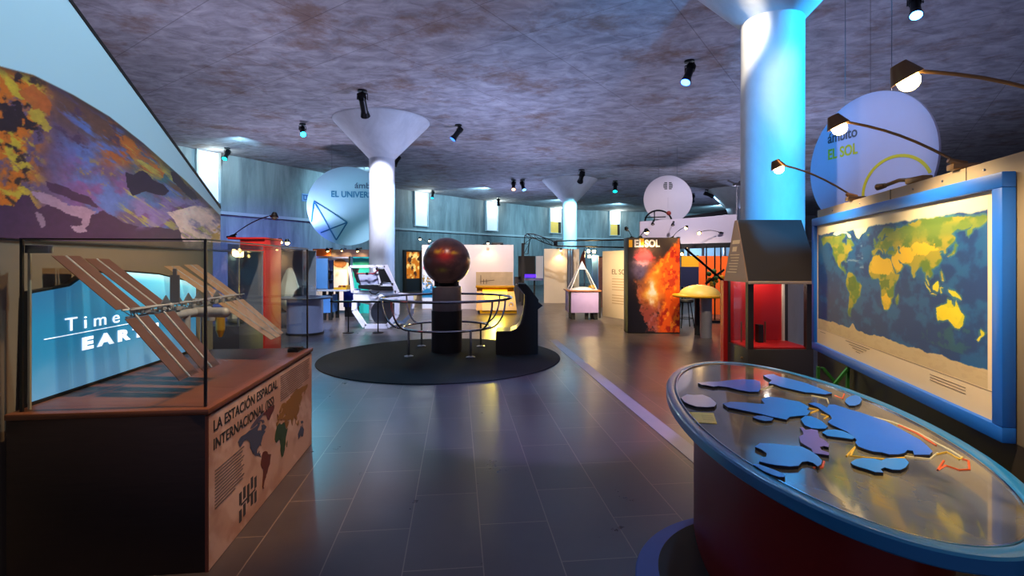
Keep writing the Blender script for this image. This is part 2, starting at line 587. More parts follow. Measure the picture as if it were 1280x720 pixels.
# ------------------------------------------------------------------ the setting
# floor of dark stone tiles
m, nt, p = _base('stone_tiles')
tc = nt.nodes.new('ShaderNodeTexCoord')
mp = nt.nodes.new('ShaderNodeMapping')
mp.inputs['Rotation'].default_value = (0, 0, math.radians(-96.06))
mp.inputs['Location'].default_value = (0.33, 0.13, 0)
br = nt.nodes.new('ShaderNodeTexBrick')
br.inputs['Scale'].default_value = 1.0
br.inputs['Brick Width'].default_value = 0.84
br.inputs['Row Height'].default_value = 0.405
br.inputs['Mortar Size'].default_value = 0.0036
br.inputs['Mortar Smooth'].default_value = 0.3
br.inputs['Bias'].default_value = 0.0
br.inputs['Color1'].default_value = lin((0.27, 0.245, 0.25)) + (1,)
br.inputs['Color2'].default_value = lin((0.33, 0.30, 0.30)) + (1,)
br.inputs['Mortar'].default_value = lin((0.52, 0.46, 0.42)) + (1,)
nz = nt.nodes.new('ShaderNodeTexNoise')
nz.inputs['Scale'].default_value = 2.2
nz.inputs['Detail'].default_value = 9
nz.inputs['Roughness'].default_value = 0.7
rr = nt.nodes.new('ShaderNodeValToRGB')
rr.color_ramp.elements[0].position = 0.3
rr.color_ramp.elements[0].color = (0.72, 0.72, 0.74, 1)
rr.color_ramp.elements[1].position = 0.75
rr.color_ramp.elements[1].color = (1.15, 1.1, 1.05, 1)
mx = nt.nodes.new('ShaderNodeMix')
mx.data_type = 'RGBA'
mx.blend_type = 'MULTIPLY'
mx.inputs[0].default_value = 1.0
nt.links.new(tc.outputs['Object'], mp.inputs[0])
nt.links.new(mp.outputs[0], br.inputs['Vector'])
nt.links.new(tc.outputs['Object'], nz.inputs['Vector'])
nt.links.new(nz.outputs[0], rr.inputs[0])
nt.links.new(br.outputs[0], mx.inputs[6])
nt.links.new(rr.outputs[0], mx.inputs[7])
nt.links.new(mx.outputs[2], p.inputs['Base Color'])
mr = nt.nodes.new('ShaderNodeMapRange')
mr.inputs[3].default_value = 0.20
mr.inputs[4].default_value = 0.42
nt.links.new(nz.outputs[0], mr.inputs[0])
nt.links.new(mr.outputs[0], p.inputs['Roughness'])
p.inputs['Specular IOR Level'].default_value = 0.6
bp = nt.nodes.new('ShaderNodeBump')
bp.inputs['Strength'].default_value = 0.12
bp.inputs['Distance'].default_value = 0.01
nt.links.new(nz.outputs[0], bp.inputs['Height'])
nt.links.new(bp.outputs[0], p.inputs['Normal'])
STONE = m

structure('floor', B().box(-22, 36, -3.0, 46, -0.12, 0), STONE)
CONC_C = concrete('ceiling_concrete', (0.47, 0.465, 0.49), (0.66, 0.66, 0.69), (0.43, 0.31, 0.23), 2.8, (0.8, 1.2, 1), 0.525, joints=(2.4, 1.2, 0.008, math.radians(35)))
structure('ceiling', B().box(-22, 36, -3.0, 46, CEIL, CEIL + 0.2), CONC_C)
CONC_W = concrete('wall_concrete', (0.42, 0.45, 0.47), (0.60, 0.63, 0.64), (0.36, 0.36, 0.37), 1.1, (1.6, 1.6, 0.25), 0.55, rust=0.5)
WALLPTS = [(-14.5, 11.5), (-11, 16.9), (-8.4, 21.4), (-5.9, 27), (-1.3, 32.4), (3.5, 37.0), (7.7, 38.5), (17, 41), (34, 43)]


def wall_strip(z0, z1, shift, thick):
    """the curved wall: an upright band following the plan line"""
    b = B()
    n = len(WALLPTS)
    off = []
    for i in range(n):
        a = Vector(WALLPTS[max(0, i - 1)])
        c = Vector(WALLPTS[min(n - 1, i + 1)])
        t = (c - a).normalized()
        off.append(Vector((-t.y, t.x)))          # away from the room
    fr = [Vector(WALLPTS[i]) + off[i] * shift for i in range(n)]
    bk = [Vector(WALLPTS[i]) + off[i] * (shift + thick) for i in range(n)]
    bm = b.bm
    vs = [[bm.verts.new((q.x, q.y, z)) for z in (z0, z1)] for q in fr]
    vb = [[bm.verts.new((q.x, q.y, z)) for z in (z0, z1)] for q in bk]
    for i in range(n - 1):
        bm.faces.new((vs[i][0], vs[i + 1][0], vs[i + 1][1], vs[i][1]))
        bm.faces.new((vb[i][0], vb[i][1], vb[i + 1][1], vb[i + 1][0]))
        bm.faces.new((vs[i][1], vs[i + 1][1], vb[i + 1][1], vb[i][1]))
        bm.faces.new((vs[i][0], vb[i][0], vb[i + 1][0], vs[i + 1][0]))
    for e in (0, n - 1):
        bm.faces.new((vs[e][0], vs[e][1], vb[e][1], vb[e][0]))
    bmesh.ops.recalc_face_normals(bm, faces=bm.faces[:])
    return b


structure('wall_back', wall_strip(0, CEIL, 0.0, 0.4), CONC_W)
structure('trim_1', wall_strip(3.25, 3.36, -0.10, 0.10), mat('ledge_concrete', (0.66, 0.68, 0.70), 0.8))


def wall_at(px):
    """where the line of sight through a column of the picture meets the back wall"""
    t = (px - 640) / F
    for (x0, y0), (x1, y1) in zip(WALLPTS, WALLPTS[1:]):
        den = (x1 - x0) - t * (y1 - y0)
        if abs(den) < 1e-9:
            continue
        s = (t * y0 - x0) / den
        if 0 <= s <= 1:
            return Vector((x0 + s * (x1 - x0), y0 + s * (y1 - y0), 0)), math.atan2(y1 - y0, x1 - x0)
    raise ValueError(px)


# tall slit windows high in the back wall, each with a lamp over it
WINLIT = mat('lit_blind', (0.86, 0.90, 0.97), 0.6, emis=0.42, ecol=(0.80, 0.88, 1.0))
WINAMB = mat('amber_pane', (0.75, 0.66, 0.35), 0.4, emis=0.35, ecol=(0.9, 0.72, 0.3))
FRAME = mat('window_reveal', (0.70, 0.74, 0.76), 0.7)
FRAMED = mat('dark_window_frame', (0.22, 0.16, 0.12), 0.6)
for k, (pxa, pxb, pyb) in enumerate([(246, 272, 251), (518, 533, 282), (607, 621, 288), (687, 700, 291), (762, 774, 294)]):
    pm, ang = wall_at((pxa + pxb) / 2)
    pa, _ = wall_at(pxa)
    pb, _ = wall_at(pxb)
    wd = (pb - pa).length
    zb = H - (pyb - HY) / F * pm.y
    M = Matrix.Translation(pm) @ Matrix.Rotation(ang, 4, 'Z')
    b = B()
    b.box(-wd / 2 - 0.06, -wd / 2, -0.12, 0.05, zb - 0.06, CEIL, M=M)
    b.box(wd / 2, wd / 2 + 0.06, -0.12, 0.05, zb - 0.06, CEIL, M=M)
    b.box(-wd / 2, wd / 2, -0.12, 0.05, zb - 0.06, zb, M=M)
    root = structure('window_%d' % (k + 1), b, FRAME)
    WM[root.name] = Matrix()
    zs = zb if k < 3 else zb + 0.45 * (CEIL - zb)
    part('blind', B().box(-wd / 2, wd / 2, -0.06, 0.04, zs, CEIL - 0.02, M=M), WINLIT, root)
    if k >= 3:
        part('pane', B().box(-wd / 2, wd * 0.28, -0.05, 0.03, zb, zs, M=M), WINAMB, root)
        part('shutter', B().box(wd * 0.28, wd / 2, -0.10, 0.03, zb, zs, M=M), FRAMED, root)
    q = M @ Vector((0, -0.55, CEIL - 0.30))
    point('window_lamp_light', q, 26 * (pm.y / 25) ** 1.2, (0.86, 1.0, 0.88), 0.12)

# blue-lit doorway niche to the shop far behind
pm, ang = wall_at(515)
M = Matrix.Translation(pm) @ Matrix.Rotation(ang, 4, 'Z')
zt, zb_, zf = H + 13 / F * pm.y, H - 20 / F * pm.y, 0.0
dr = structure('door_1', B().box(-0.62, -0.48, -0.15, 0.05, 0, zt + 0.1, M=M).box(0.48, 0.62, -0.15, 0.05, 0, zt + 0.1, M=M).box(-0.48, 0.48, -0.15, 0.05, zt, zt + 0.1, M=M), FRAMED)
WM[dr.name] = Matrix()
gx, gz = np.meshgrid(np.linspace(-0.48, 0.48, 30), np.linspace(zb_, zt, 40))
nzv = fbm(gx * 7, gz * 7, 5)
cc = mixc(np.zeros(gx.shape + (3,)) + np.array((0.75, 0.40, 0.08)), (1.0, 0.80, 0.45), sstep(0.5, 0.7, nzv))
cc = mixc(cc, (0.25, 0.14, 0.08), sstep(0.58, 0.66, fbm(gx * 5 + 9, gz * 4, 8)))
pos = np.stack([gx, gx * 0 - 0.03, gz], -1) @ np.array(M)[:3, :3].T + np.array(M)[:3, 3]
grid_mesh('lit_shop_opening', pos, cc, painted_mat('lit_shop', 0.5, emis=0.8), dr)
part('shop_counter', B().box(-0.48, 0.48, -0.06, 0.04, 0, zb_, M=M), mat('counter_dark', (0.2, 0.19, 0.2), 0.6), dr)

# pale strip of stone let into the floor
ax = Vector((-0.1055, 0.9944, 0))
rt = Vector((0.9944, 0.1055, 0))
q0 = Vector((1.82, 0, 0)) + ax * 2.2
q1 = Vector((1.82, 0, 0)) + ax * 10.3
structure('trim_2', B().poly([q0, q0 + rt * 0.16, q1 + rt * 0.16, q1], (0, 0, 0.004)), mat('pale_stone_strip', (0.62, 0.60, 0.62), 0.4, 0, 0.2, 3))

# ------------------------------------------------------------------ funnel columns
COLM = concrete('column_concrete', (0.70, 0.72, 0.74), (0.80, 0.82, 0.84), (0.55, 0.55, 0.57), 1.5, (1, 1, 0.4), 0.62, 0.7)


def column(px, d, label):
    X = (px - 640) / F * d
    t = thing('funnel_column', label, 'column', (X, d, 0), 0, 'funnel columns')
    part('shaft', B().lathe([(0, 0), (0.34, 0), (0.34, 4.36), (0.34, 4.37)], seg=56), COLM, t)
    part('capital', B().lathe([(0.34, 4.37), (0.35, 4.38), (1.27, CEIL - 0.05), (1.29, CEIL - 0.02), (1.29, CEIL)], seg=64), COLM, t)
    return t


column(965, 6.04, 'blue lit concrete column with flared top, rising behind the dark kiosk')
column(477.5, 14.0, 'concrete funnel column glowing white, standing behind the white frame machine')
column(712, 24.0, 'slender blue lit funnel column rising behind the glass pyramid table')
column(916, 27.0, 'distant funnel column, only its flared top showing over the sloping white canopy')

# ------------------------------------------------------------------ LEFT: wall, mural, screen
AX = math.atan2(0.9944, -0.1055)
CASE0 = Vector((-1.52, 2.56, 0))            # near corner of the case on the aisle side
# local frame of the case: x along the aisle (away), y into the wall side, z up


def mural_d_from_px(px):
    return 2.224 / ((640 - px) / F - 0.106)


structure('wall_left', B().box(-2.2, 2.25, 0.99, 1.12, 0, 1.66, M=Matrix.Translation(CASE0) @ Matrix.Rotation(AX, 4, 'Z')),
          mat('left_wall_panel', (0.50, 0.44, 0.36), 0.6, 0, 0.08))

mural = thing('earth_mural', 'huge slanted mural panel of the colourful curved Earth under pale sky, above the screen', 'mural',
              CASE0 + Matrix.Rotation(AX, 3, 'Z') @ Vector((0, 0.975, 1.665)), AX)
nu, nv = 460, 260
dd = np.linspace(1.25, 4.8, nu)
top = 2.05 + (4.8 - dd) * 0.532
vv = np.linspace(0, 1, nv)
D = np.tile(dd, (nv, 1))
Z = 1.67 + vv[:, None] * (top[None, :] - 1.67)
X = -2.224 - 0.106 * D
px = 640 + 640 * X / D
py = HY - (Z - H) * F / D
# printed picture, planned in the coordinates of the photographed mural
wx = px + 10 * (fbm(px / 22, py / 22, 3) - 0.5)
wy = py + 10 * (fbm(px / 22, py / 22, 4) - 0.5)
al, ac = px * 0.82 + py * 0.57, py * 0.82 - px * 0.57
n_f = lambda k, sa, sc: fbm(al / sa, ac / sc, k, 7, 0.62)
c = np.zeros(px.shape + (3,)) + np.array((0.40, 0.31, 0.46))
c = mixc(c, (0.36, 0.44, 0.72), sstep(0.40, 0.60, n_f(31, 60, 34)) * sstep(50, 100, px))
c = mixc(c, (0.48, 0.32, 0.56), sstep(0.46, 0.62, n_f(51, 44, 22)) * sstep(175, 215, py) * sstep(60, 100, px))
c = mixc(c, (0.40, 0.27, 0.24), sstep(0.40, 0.60, n_f(21, 40, 8)) * sstep(70, 20, py - np.interp(px, [0, 100, 200, 265], [83, 123, 197, 258])) * sstep(40, 80, px))
c = mixc(c, (0.20, 0.44, 0.52), sstep(0.36, 0.56, n_f(44, 50, 12)) * sstep(150, 195, px) * sstep(262, 232, py) * 0.9)
c = mixc(c, (0.70, 0.36, 0.14), sstep(0.50, 0.60, n_f(41, 34, 10)) * sstep(110, 140, px) * sstep(218, 196, py) * 0.9)
c = mixc(c, (0.72, 0.40, 0.16), inpoly(wx, wy, [(148, 170), (158, 168), (188, 200), (210, 212), (206, 222), (180, 212), (160, 190)]) * sstep(0.36, 0.5, n_f(42, 16, 9)))
c = mixc(c, (0.70, 0.68, 0.32), sstep(0.57, 0.63, n_f(47, 46, 5)) * sstep(140, 165, px) * 0.8)
c = mixc(c, (0.62, 0.52, 0.28), sstep(0.57, 0.66, n_f(48, 12, 7)) * sstep(70, 110, px) * sstep(190, 205, py) * sstep(250, 238, py) * 0.7)
c = mixc(c, (0.30, 0.20, 0.34), sstep(0.58, 0.68, n_f(49, 20, 9)) * sstep(50, 80, px) * sstep(200, 180, py) * 0.8)
# the west of the picture: orange and yellow land
west = sstep(70, 30, wx + (wy - 190) * 0.10)
c = mixc(c, (0.80, 0.42, 0.10), west * sstep(0.36, 0.55, fbm(px / 17, py / 17, 61, 7, 0.62)))
c = mixc(c, (0.78, 0.66, 0.20), west * sstep(0.52, 0.62, n_f(66, 20, 9)))
c = mixc(c, (0.20, 0.12, 0.14), west * sstep(0.58, 0.68, n_f(68, 15, 11)))
c = mixc(c, (0.72, 0.36, 0.16), inpoly(wx, wy, [(20, 112), (45, 108), (62, 130), (60, 142), (40, 138)]) * 0.9)
c = mixc(c, (0.74, 0.62, 0.22), inpoly(wx, wy, [(34, 140), (48, 138), (66, 160), (60, 166), (40, 152)]) * 0.9)
c = mixc(c, (0.17, 0.11, 0.15), inpoly(wx, wy, [(-5, 130), (22, 124), (34, 150), (58, 162), (20, 164), (-5, 162)]) * sstep(0.42, 0.5, fbm(px / 14, py / 12, 71)))
sea = (0.27, 0.15, 0.30)
seaw = inpoly(wx, wy, [(-90, 262), (18, 258), (24, 242), (38, 243), (46, 262), (60, 256), (88, 266), (112, 268), (130, 262), (150, 276), (172, 284), (225, 288), (232, 310), (-90, 312)])
seaw |= inpoly(wx, wy, [(56, 226), (70, 228), (92, 240), (112, 246), (124, 258), (104, 256), (80, 246), (62, 238)])
c = mixc(c, sea, seaw)
c = mixc(c, (0.62, 0.50, 0.62), inpoly(wx, wy, [(40, 240), (56, 240), (86, 256), (120, 263), (112, 270), (112, 282), (104, 290), (102, 274), (80, 264), (56, 256)]))
c = mixc(c, (0.62, 0.52, 0.64), inpoly(wx, wy, [(86, 284), (104, 282), (110, 290), (96, 292)]))
c = mixc(c, (0.55, 0.45, 0.56), inpoly(wx, wy, [(42, 266), (50, 268), (56, 282), (50, 286), (44, 276)]))
c = mixc(c, (0.15, 0.10, 0.24), inpoly(wx, wy, [(157, 214), (166, 218), (178, 214), (188, 220), (206, 232), (212, 240), (204, 244), (184, 240), (166, 246), (158, 234)]))
c = mixc(c, (0.15, 0.12, 0.24), inpoly(wx, wy, [(214, 216), (222, 217), (236, 236), (252, 256), (248, 260), (232, 244), (218, 228)]))
c = mixc(c, (0.55, 0.48, 0.72), sstep(0.45, 0.6, fbm(px / 16, py / 12, 81)) * sstep(150, 175, px) * sstep(242, 252, py) * sstep(290, 280, py) * 0.8)
c = mixc(c, (1.0, 0.86, 0.80), inpoly(wx, wy, [(208, 264), (248, 258), (280, 262), (280, 312), (232, 312), (222, 285)]) * sstep(0.2, 0.5, n_f(83, 20, 10)) * 0.95)  # pale pink lamp glare painted into the print colour
c = mixc(c, (0.86, 0.66, 0.36), inpoly(wx, wy, [(256, 275), (282, 270), (282, 312), (268, 312)]) * sstep(0.45, 0.55, fbm(px / 9, py / 9, 85)))
c = c * (0.86 + 0.28 * n_f(97, 7, 5))[..., None]
# the limb: a big circle, pale sky above it
LIMB = np.interp(px, [-420, -200, -100, 0, 42, 92, 137, 179, 233, 267, 290], [0, 48, 64, 83, 94, 119, 146, 179, 227, 261, 285])
out = sstep(-0.8, 1.2, LIMB - py)
c = mixc(c, (0.20, 0.16, 0.18), sstep(14, 0, py - LIMB) * 0.55)
c = mixc(c, (0.70, 0.86, 0.94), out)
pos = np.stack([X, D, Z], -1)
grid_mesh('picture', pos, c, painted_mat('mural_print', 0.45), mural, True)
wall_n = Vector((-0.994, -0.105, 0))
outl = [(-2.224 - 0.106 * q, q, z) for q, z in ((1.25, 1.665), (4.8, 1.665), (4.8, 2.05), (1.25, 2.05 + 3.55 * 0.532))]
part('backing_board', B().poly([Vector(v) + wall_n * 0.004 for v in outl], wall_n * 0.05), BLACK, mural, True)
part('edge_trim', B().poly([Vector(v) - wall_n * 0.004 for v in (outl[2], outl[3], Vector(outl[3]) + Vector((0, 0, 0.028)), Vector(outl[2]) + Vector((0, 0, 0.028)))], wall_n * 0.06), BLACK, mural, True)

# screen with curved top set against the wall behind the case
scr = thing('wall_screen', 'large glowing blue screen with arched top and white title, seen through the glass case', 'screen',
            CASE0 + Matrix.Rotation(AX, 3, 'Z') @ Vector((0.16, 0.93, 0.815)), AX)
SL = 1.66
sx_ = np.linspace(0, 1, 130)
stop = np.interp(sx_, [0, 0.16, 0.24, 0.42, 0.68, 1.0], [0.575, 0.60, 0.665, 0.675, 0.645, 0.56])
nvs = 60
Xs = np.tile(sx_ * SL, (nvs, 1))
Vs = np.linspace(0, 1, nvs)[:, None] * np.ones((1, 130))
Zs = 0.02 + Vs * (stop[None, :] - 0.02)
c = np.zeros(Xs.shape + (3,)) + np.array((0.12, 0.44, 0.60))
c = mixc(c, (0.33, 0.52, 0.66), sstep(0.55, 0.0, Vs + 0.25 * (fbm(Xs * 4, Zs * 6, 7) - 0.5)))
c = mixc(c, (0.40, 0.80, 0.92), sstep(0.45, 1.0, Vs) * sstep(0.15, 0.75, Xs / SL))
c = mixc(c, (0.72, 0.93, 0.98), sstep(0.90, 1.0, Vs) * sstep(0.25, 0.5, Xs / SL))
c = mixc(c, (0.16, 0.36, 0.52), sstep(0.6, 1.0, Vs) * sstep(0.3, 0.1, Xs / SL) * 0.7)
pos = np.stack([Xs, Xs * 0, Zs], -1)
grid_mesh('picture', pos, c, painted_mat('screen_glow', 0.3, emis=0.75), scr)
b = B()
b.poly([(0 - 0.02, 0.006, 0)] + [(SL + 0.02, 0.006, 0)] + [(x * SL, 0.006, z + 0.012) for x, z in list(zip(sx_, stop))[::-1]], (0, 0.035, 0))
b.box(-0.02, SL + 0.02, -0.006, 0.03, -0.015, 0.018)
part('bezel', b, BLACK, scr)
LETTER = mat('glowing_letters', (0.95, 0.97, 1.0), 0.5, emis=0.9)
text('lettering', 'T i m e', 0.108, LETTER, scr, (0.22, -0.004, 0.350), width=0.46)
text('lettering', 'E A R T H', 0.094, LETTER, scr, (0.35, -0.004, 0.228), width=0.76, bold=0.005)
part('title_rule', B().box(0.08, 0.80, -0.004, -0.001, 0.326, 0.330), LETTER, scr)

# ------------------------------------------------------------------ LEFT: display case
case = thing('display_case', 'big dark wood display case with glass box on top and printed aisle panel', 'display case', CASE0, AX)
CL, CW, CT = 1.83, 0.92, 0.82
part('plinth', B().box(0.0, CL, 0.012, CW, 0.0, CT - 0.03, 0.004), WOOD, case)
part('top_board', B().box(-0.012, CL + 0.012, -0.008, CW, CT - 0.03, CT, 0.004), WOODTOP, case)
panel = [np.linspace(0.005, CL - 0.005, 140), np.linspace(0.004, CT - 0.045, 70)]
gx, gz = np.meshgrid(*panel)
c = np.zeros(gx.shape + (3,)) + np.array((0.80, 0.62, 0.52))
c = mixc(c, (0.70, 0.50, 0.40), sstep(0.42, 0.62, fbm(gx * 3.2, gz * 5, 12)) * 0.7)
c = mixc(c, (0.88, 0.74, 0.66), sstep(0.55, 0.7, fbm(gx * 7 + gz * 6, gz * 6, 14)) * 0.6)
part('panel_board', B().box(0.0, CL, 0.001, 0.014, 0.0, CT - 0.04), mat('panel_edge', (0.5, 0.25, 0.16), 0.5), case)
inf = grid_mesh('info_panel', np.stack([gx, gx * 0 - 0.001, gz], -1), c, painted_mat('info_print', 0.4), case)
text('lettering', 'LA ESTACIÓN ESPACIAL', 0.082, INK, inf, (0.05, -0.002, 0.685), width=0.93, bold=0.0004)
text('lettering', 'INTERNACIONAL (ISS)', 0.082, INK, inf, (0.05, -0.002, 0.590), width=0.86, bold=0.0004)
b = B()
for k in range(12):
    b.box(1.05, 1.05 + 0.70 - (0.2 if k == 11 else 0.02 * (k % 3)), -0.003, -0.001, 0.742 - k * 0.0155, 0.746 - k * 0.0155)
part('small_print', b, mat('grey_ink', (0.36, 0.29, 0.26), 0.7), inf)
b = B()
for k in range(12):
    b.box(0.07, 0.07 + 0.36 - (0.12 if k == 11 else 0.02 * (k % 3)), -0.003, -0.001, 0.475 - k * 0.0175, 0.480 - k * 0.0175)
part('small_print', b, mat('grey_ink', (0.36, 0.29, 0.26), 0.7), inf)
CONT = {'na': (0.25, 0.26, 0.34), 'arctic': (0.30, 0.26, 0.32), 'green': (0.36, 0.12, 0.10), 'sa': (0.38, 0.14, 0.08), 'africa': (0.16, 0.25, 0.11), 'eurasia': (0.55, 0.36, 0.10),
        'aus': (0.27, 0.28, 0.36), 'uk': (0.45, 0.30, 0.12), 'madag': (0.16, 0.25, 0.11), 'guinea': (0.27, 0.28, 0.36), 'borneo': (0.5, 0.34, 0.1)}
for nm, colr in CONT.items():
    pts = [(1.00 + lo * 0.0039, -0.002, 0.292 + la * 0.0036) for lo, la in LAND[nm]]
    part('printed_continent', B().poly(pts, (0, -0.0012, 0)), mat('print_' + nm, colr, 0.6), inf, label=None)
b = B()
for (x, z) in ((-0.11, 0.03), (-0.055, 0.04), (0.055, 0.05), (0.11, 0.03), (-0.11, -0.07), (-0.055, -0.06), (0.055, -0.05), (0.11, -0.06)):
    b.box(0.49 + x - 0.016, 0.49 + x + 0.016, -0.003, -0.001, 0.165 + z - 0.034, 0.165 + z + 0.034)
b.box(0.385, 0.595, -0.003, -0.001, 0.148, 0.158)
b.box(0.475, 0.505, -0.003, -0.001, 0.12, 0.23)
part('printed_station', b, mat('print_station', (0.25, 0.22, 0.22), 0.6), inf)
# glass box
GT = 1.655
b = B()
part('glass_front', B().box(0.03, 0.036, 0.03, 0.875, CT, GT), GLASS, case)
part('glass_side', B().box(0.036, CL - 0.03, 0.024, 0.030, CT, GT), GLASS, case)
part('glass_end', B().box(CL - 0.036, CL - 0.03, 0.03, 0.875, CT, GT), GLASS, case)
part('glass_lid', B().box(0.03, CL - 0.03, 0.024, 0.875, GT, GT + 0.008), GLASS, case)
for (x, y) in ((0.033, 0.027), (0.033, 0.875), (CL - 0.033, 0.027)):
    part('corner_seam', B().box(x - 0.006, x + 0.006, y - 0.006, y + 0.006, CT, GT + 0.008), SEAM, case)
part('lid_seam', B().box(0.026, 0.036, 0.02, 0.881, GT + 0.006, GT + 0.014).box(0.026, CL - 0.026, 0.018, 0.028, GT + 0.006, GT + 0.014), SEAM, case)
part('hinge_rail', B().box(0.04, 0.07, 0.76, 0.87, GT - 0.06, GT - 0.02, 0.003), STEEL, case)
part('rear_post', B().box(0.07, 0.082, 0.868, 0.878, CT, GT - 0.02), mat('pale_post', (0.62, 0.58, 0.48), 0.4), case)

tagm = thing('metal_label_stand', 'small metal label plate lying on far end of display case top', 'label stand', CASE0 + Matrix.Rotation(AX, 3, 'Z') @ Vector((1.70, 0.0, CT)), AX)
M = Matrix.Rotation(math.radians(14), 4, 'Y')
part('plate', B().box(-0.10, 0.08, 0.03, 0.15, 0.018, 0.024, 0.002, M=M), STEEL, tagm)
part('foot', B().box(-0.09, 0.07, 0.05, 0.13, 0.0, 0.028, 0.002), BLACKM, tagm)

# space station model
SP0 = Vector((-2.115, 2.85, 1.27))
sp = thing('space_station_model', 'space station model with long brown solar wings inside the glass case', 'model', Vector((-2.17, 3.5, CT)), AX)
Mi = Matrix.Translation(Vector((-2.17, 3.5, 0))) @ Matrix.Rotation(AX, 4, 'Z')
GOLD = mat('copper_foil', (0.42, 0.29, 0.22), 0.35, 0.35, 0.15, 20)
GOLD2 = mat('golden_foil', (0.66, 0.52, 0.36), 0.35, 0.35, 0.15, 20)
GREYM = mat('model_grey', (0.58, 0.57, 0.56), 0.45, 0.2, 0.2, 30)


def trussx(d):
    return Vector((-2.115 - 0.09 * (d - 2.85), d, 1.27))


b = B()
tA, tB = trussx(2.80), trussx(4.20)
tm = (tB - tA).normalized()
for (ox, oz) in ((0.022, 0.018), (-0.022, 0.018), (0, -0.022)):
    b.tube([tA + Vector((ox, 0, oz)), tB + Vector((ox, 0, oz))], 0.006, 6)
for k in range(29):
    q = tA + tm * (0.05 * k)
    b.tube([q + Vector((0.022, 0, 0.018)), q + tm * 0.05 + Vector((0, 0, -0.022))], 0.003, 5)
    b.tube([q + Vector((-0.022, 0, 0.018)), q + tm * 0.05 + Vector((0, 0, -0.022))], 0.003, 5)
    b.tube([q + Vector((-0.022, 0, 0.018)), q + tm * 0.05 + Vector((0.022, 0, 0.018))], 0.003, 5)
random.seed(11)
for k in range(26):
    q = tA + tm * (0.06 + 0.05 * k + 0.02 * random.random()) + Vector((random.uniform(-0.02, 0.02), 0, random.uniform(-0.015, 0.015)))
    sx2, sy2, sz2 = random.uniform(0.008, 0.024), random.uniform(0.008, 0.026), random.uniform(0.006, 0.018)
    b.box(q.x - sx2, q.x + sx2, q.y - sy2, q.y + sy2, q.z - sz2, q.z + sz2, 0.002)
part('truss', b, GREYM, sp, True)
for d, tips in ((2.86, (( -0.375, 0.315), (0.315, -0.357))), (3.12, ((-0.39, 0.30), (0.31, -0.36))), (3.88, ((-0.37, 0.25), (0.42, -0.29))), (4.11, ((-0.35, 0.26), (0.36, -0.30)))):
    for (ex, ez) in tips:
        r0 = trussx(d)
        dirv = Vector((ex, 0, ez))
        a0 = r0 + dirv * 0.07
        a1 = r0 + dirv
        foil = GOLD if d < 3.5 else GOLD2
        nrm = tm.cross(dirv).normalized()
        wing = part('mast', B().tube([r0, a1], 0.006, 8), GREYM, sp, True)
        for s in (-1, 1):
            q = tm * (0.013 * s)
            e = tm * (0.102 * s)
            bb = B().poly([a0 + q, a0 + e, a1 + e, a1 + q], nrm * 0.003)
            part('solar_blanket', bb, foil, wing, True)
# modules, radiators, docked craft
b = B()
mid = trussx(3.5)
b.tube([mid + Vector((-0.22, 0.02, -0.06)), mid + Vector((0.22, -0.02, -0.06))], 0.034, 16)
b.tube([mid + Vector((0.02, -0.25, -0.06)), mid + Vector((0.02, 0.14, -0.06))], 0.030, 16)
b.tube([mid + Vector((0.02, -0.12, -0.06)), mid + Vector((0.02, -0.12, -0.20))], 0.028, 14)
b.cone(mid + Vector((0.02, -0.12, -0.20)), mid + Vector((0.02, -0.12, -0.25)), 0.028, 0.010, 14)
b.tube([mid + Vector((0.05, 0.12, -0.04)), mid + Vector((0.05, 0.12, -0.13))], 0.026, 14)
b.sphere(mid + Vector((0.22, -0.02, -0.06)), 0.036, 14)
part('module', b, GREYM, sp, True)
part('docked_craft', B().tube([mid + Vector((0.10, 0.14, -0.10)), mid + Vector((0.10, 0.14, -0.20))], 0.03, 12).cone(mid + Vector((0.10, 0.14, -0.20)), mid + Vector((0.10, 0.14, -0.25)), 0.03, 0.012, 12), mat('gold_craft', (0.72, 0.55, 0.2), 0.35, 0.5), sp, True)
b = B()
for k in range(6):
    q = trussx(3.2 + 0.13 * k) + Vector((0, 0, 0.025))
    b.poly([q + Vector((-0.02, -0.045, 0)), q + Vector((-0.02, 0.045, 0)), q + Vector((-0.02, 0, 0.05))], (0.006, 0, 0))
part('small_radiators', b, mat('radiator_grey', (0.36, 0.37, 0.40), 0.4), sp, True)
q = trussx(3.27)
part('radiator', B().box(q.x - 0.03, q.x + 0.03, q.y - 0.004, q.y + 0.004, q.z + 0.02, q.z + 0.20).box(q.x - 0.012, q.x + 0.012, q.y - 0.004, q.y + 0.004, q.z + 0.20, q.z + 0.24), mat('radiator_grey', (0.36, 0.37, 0.40), 0.4), sp, True)
part('support_rod', B().tube([mid + Vector((0.02, 0.05, -0.05)), Vector((mid.x + 0.02, mid.y + 0.05, CT))], 0.006, 10), STEEL, sp, True)
# ------------------------------------------------------------------ RIGHT: board with the world map
BD0 = Vector((1.533 + 0.247 * 4.45, 4.45, 0))
bu = Vector((-0.2398, -0.9708, 0))
BA = math.atan2(bu.y, bu.x)


def bl(d):
    """distance along the board of the point d metres from the camera plane"""
    return (4.45 - d) * math.hypot(1, 0.247)


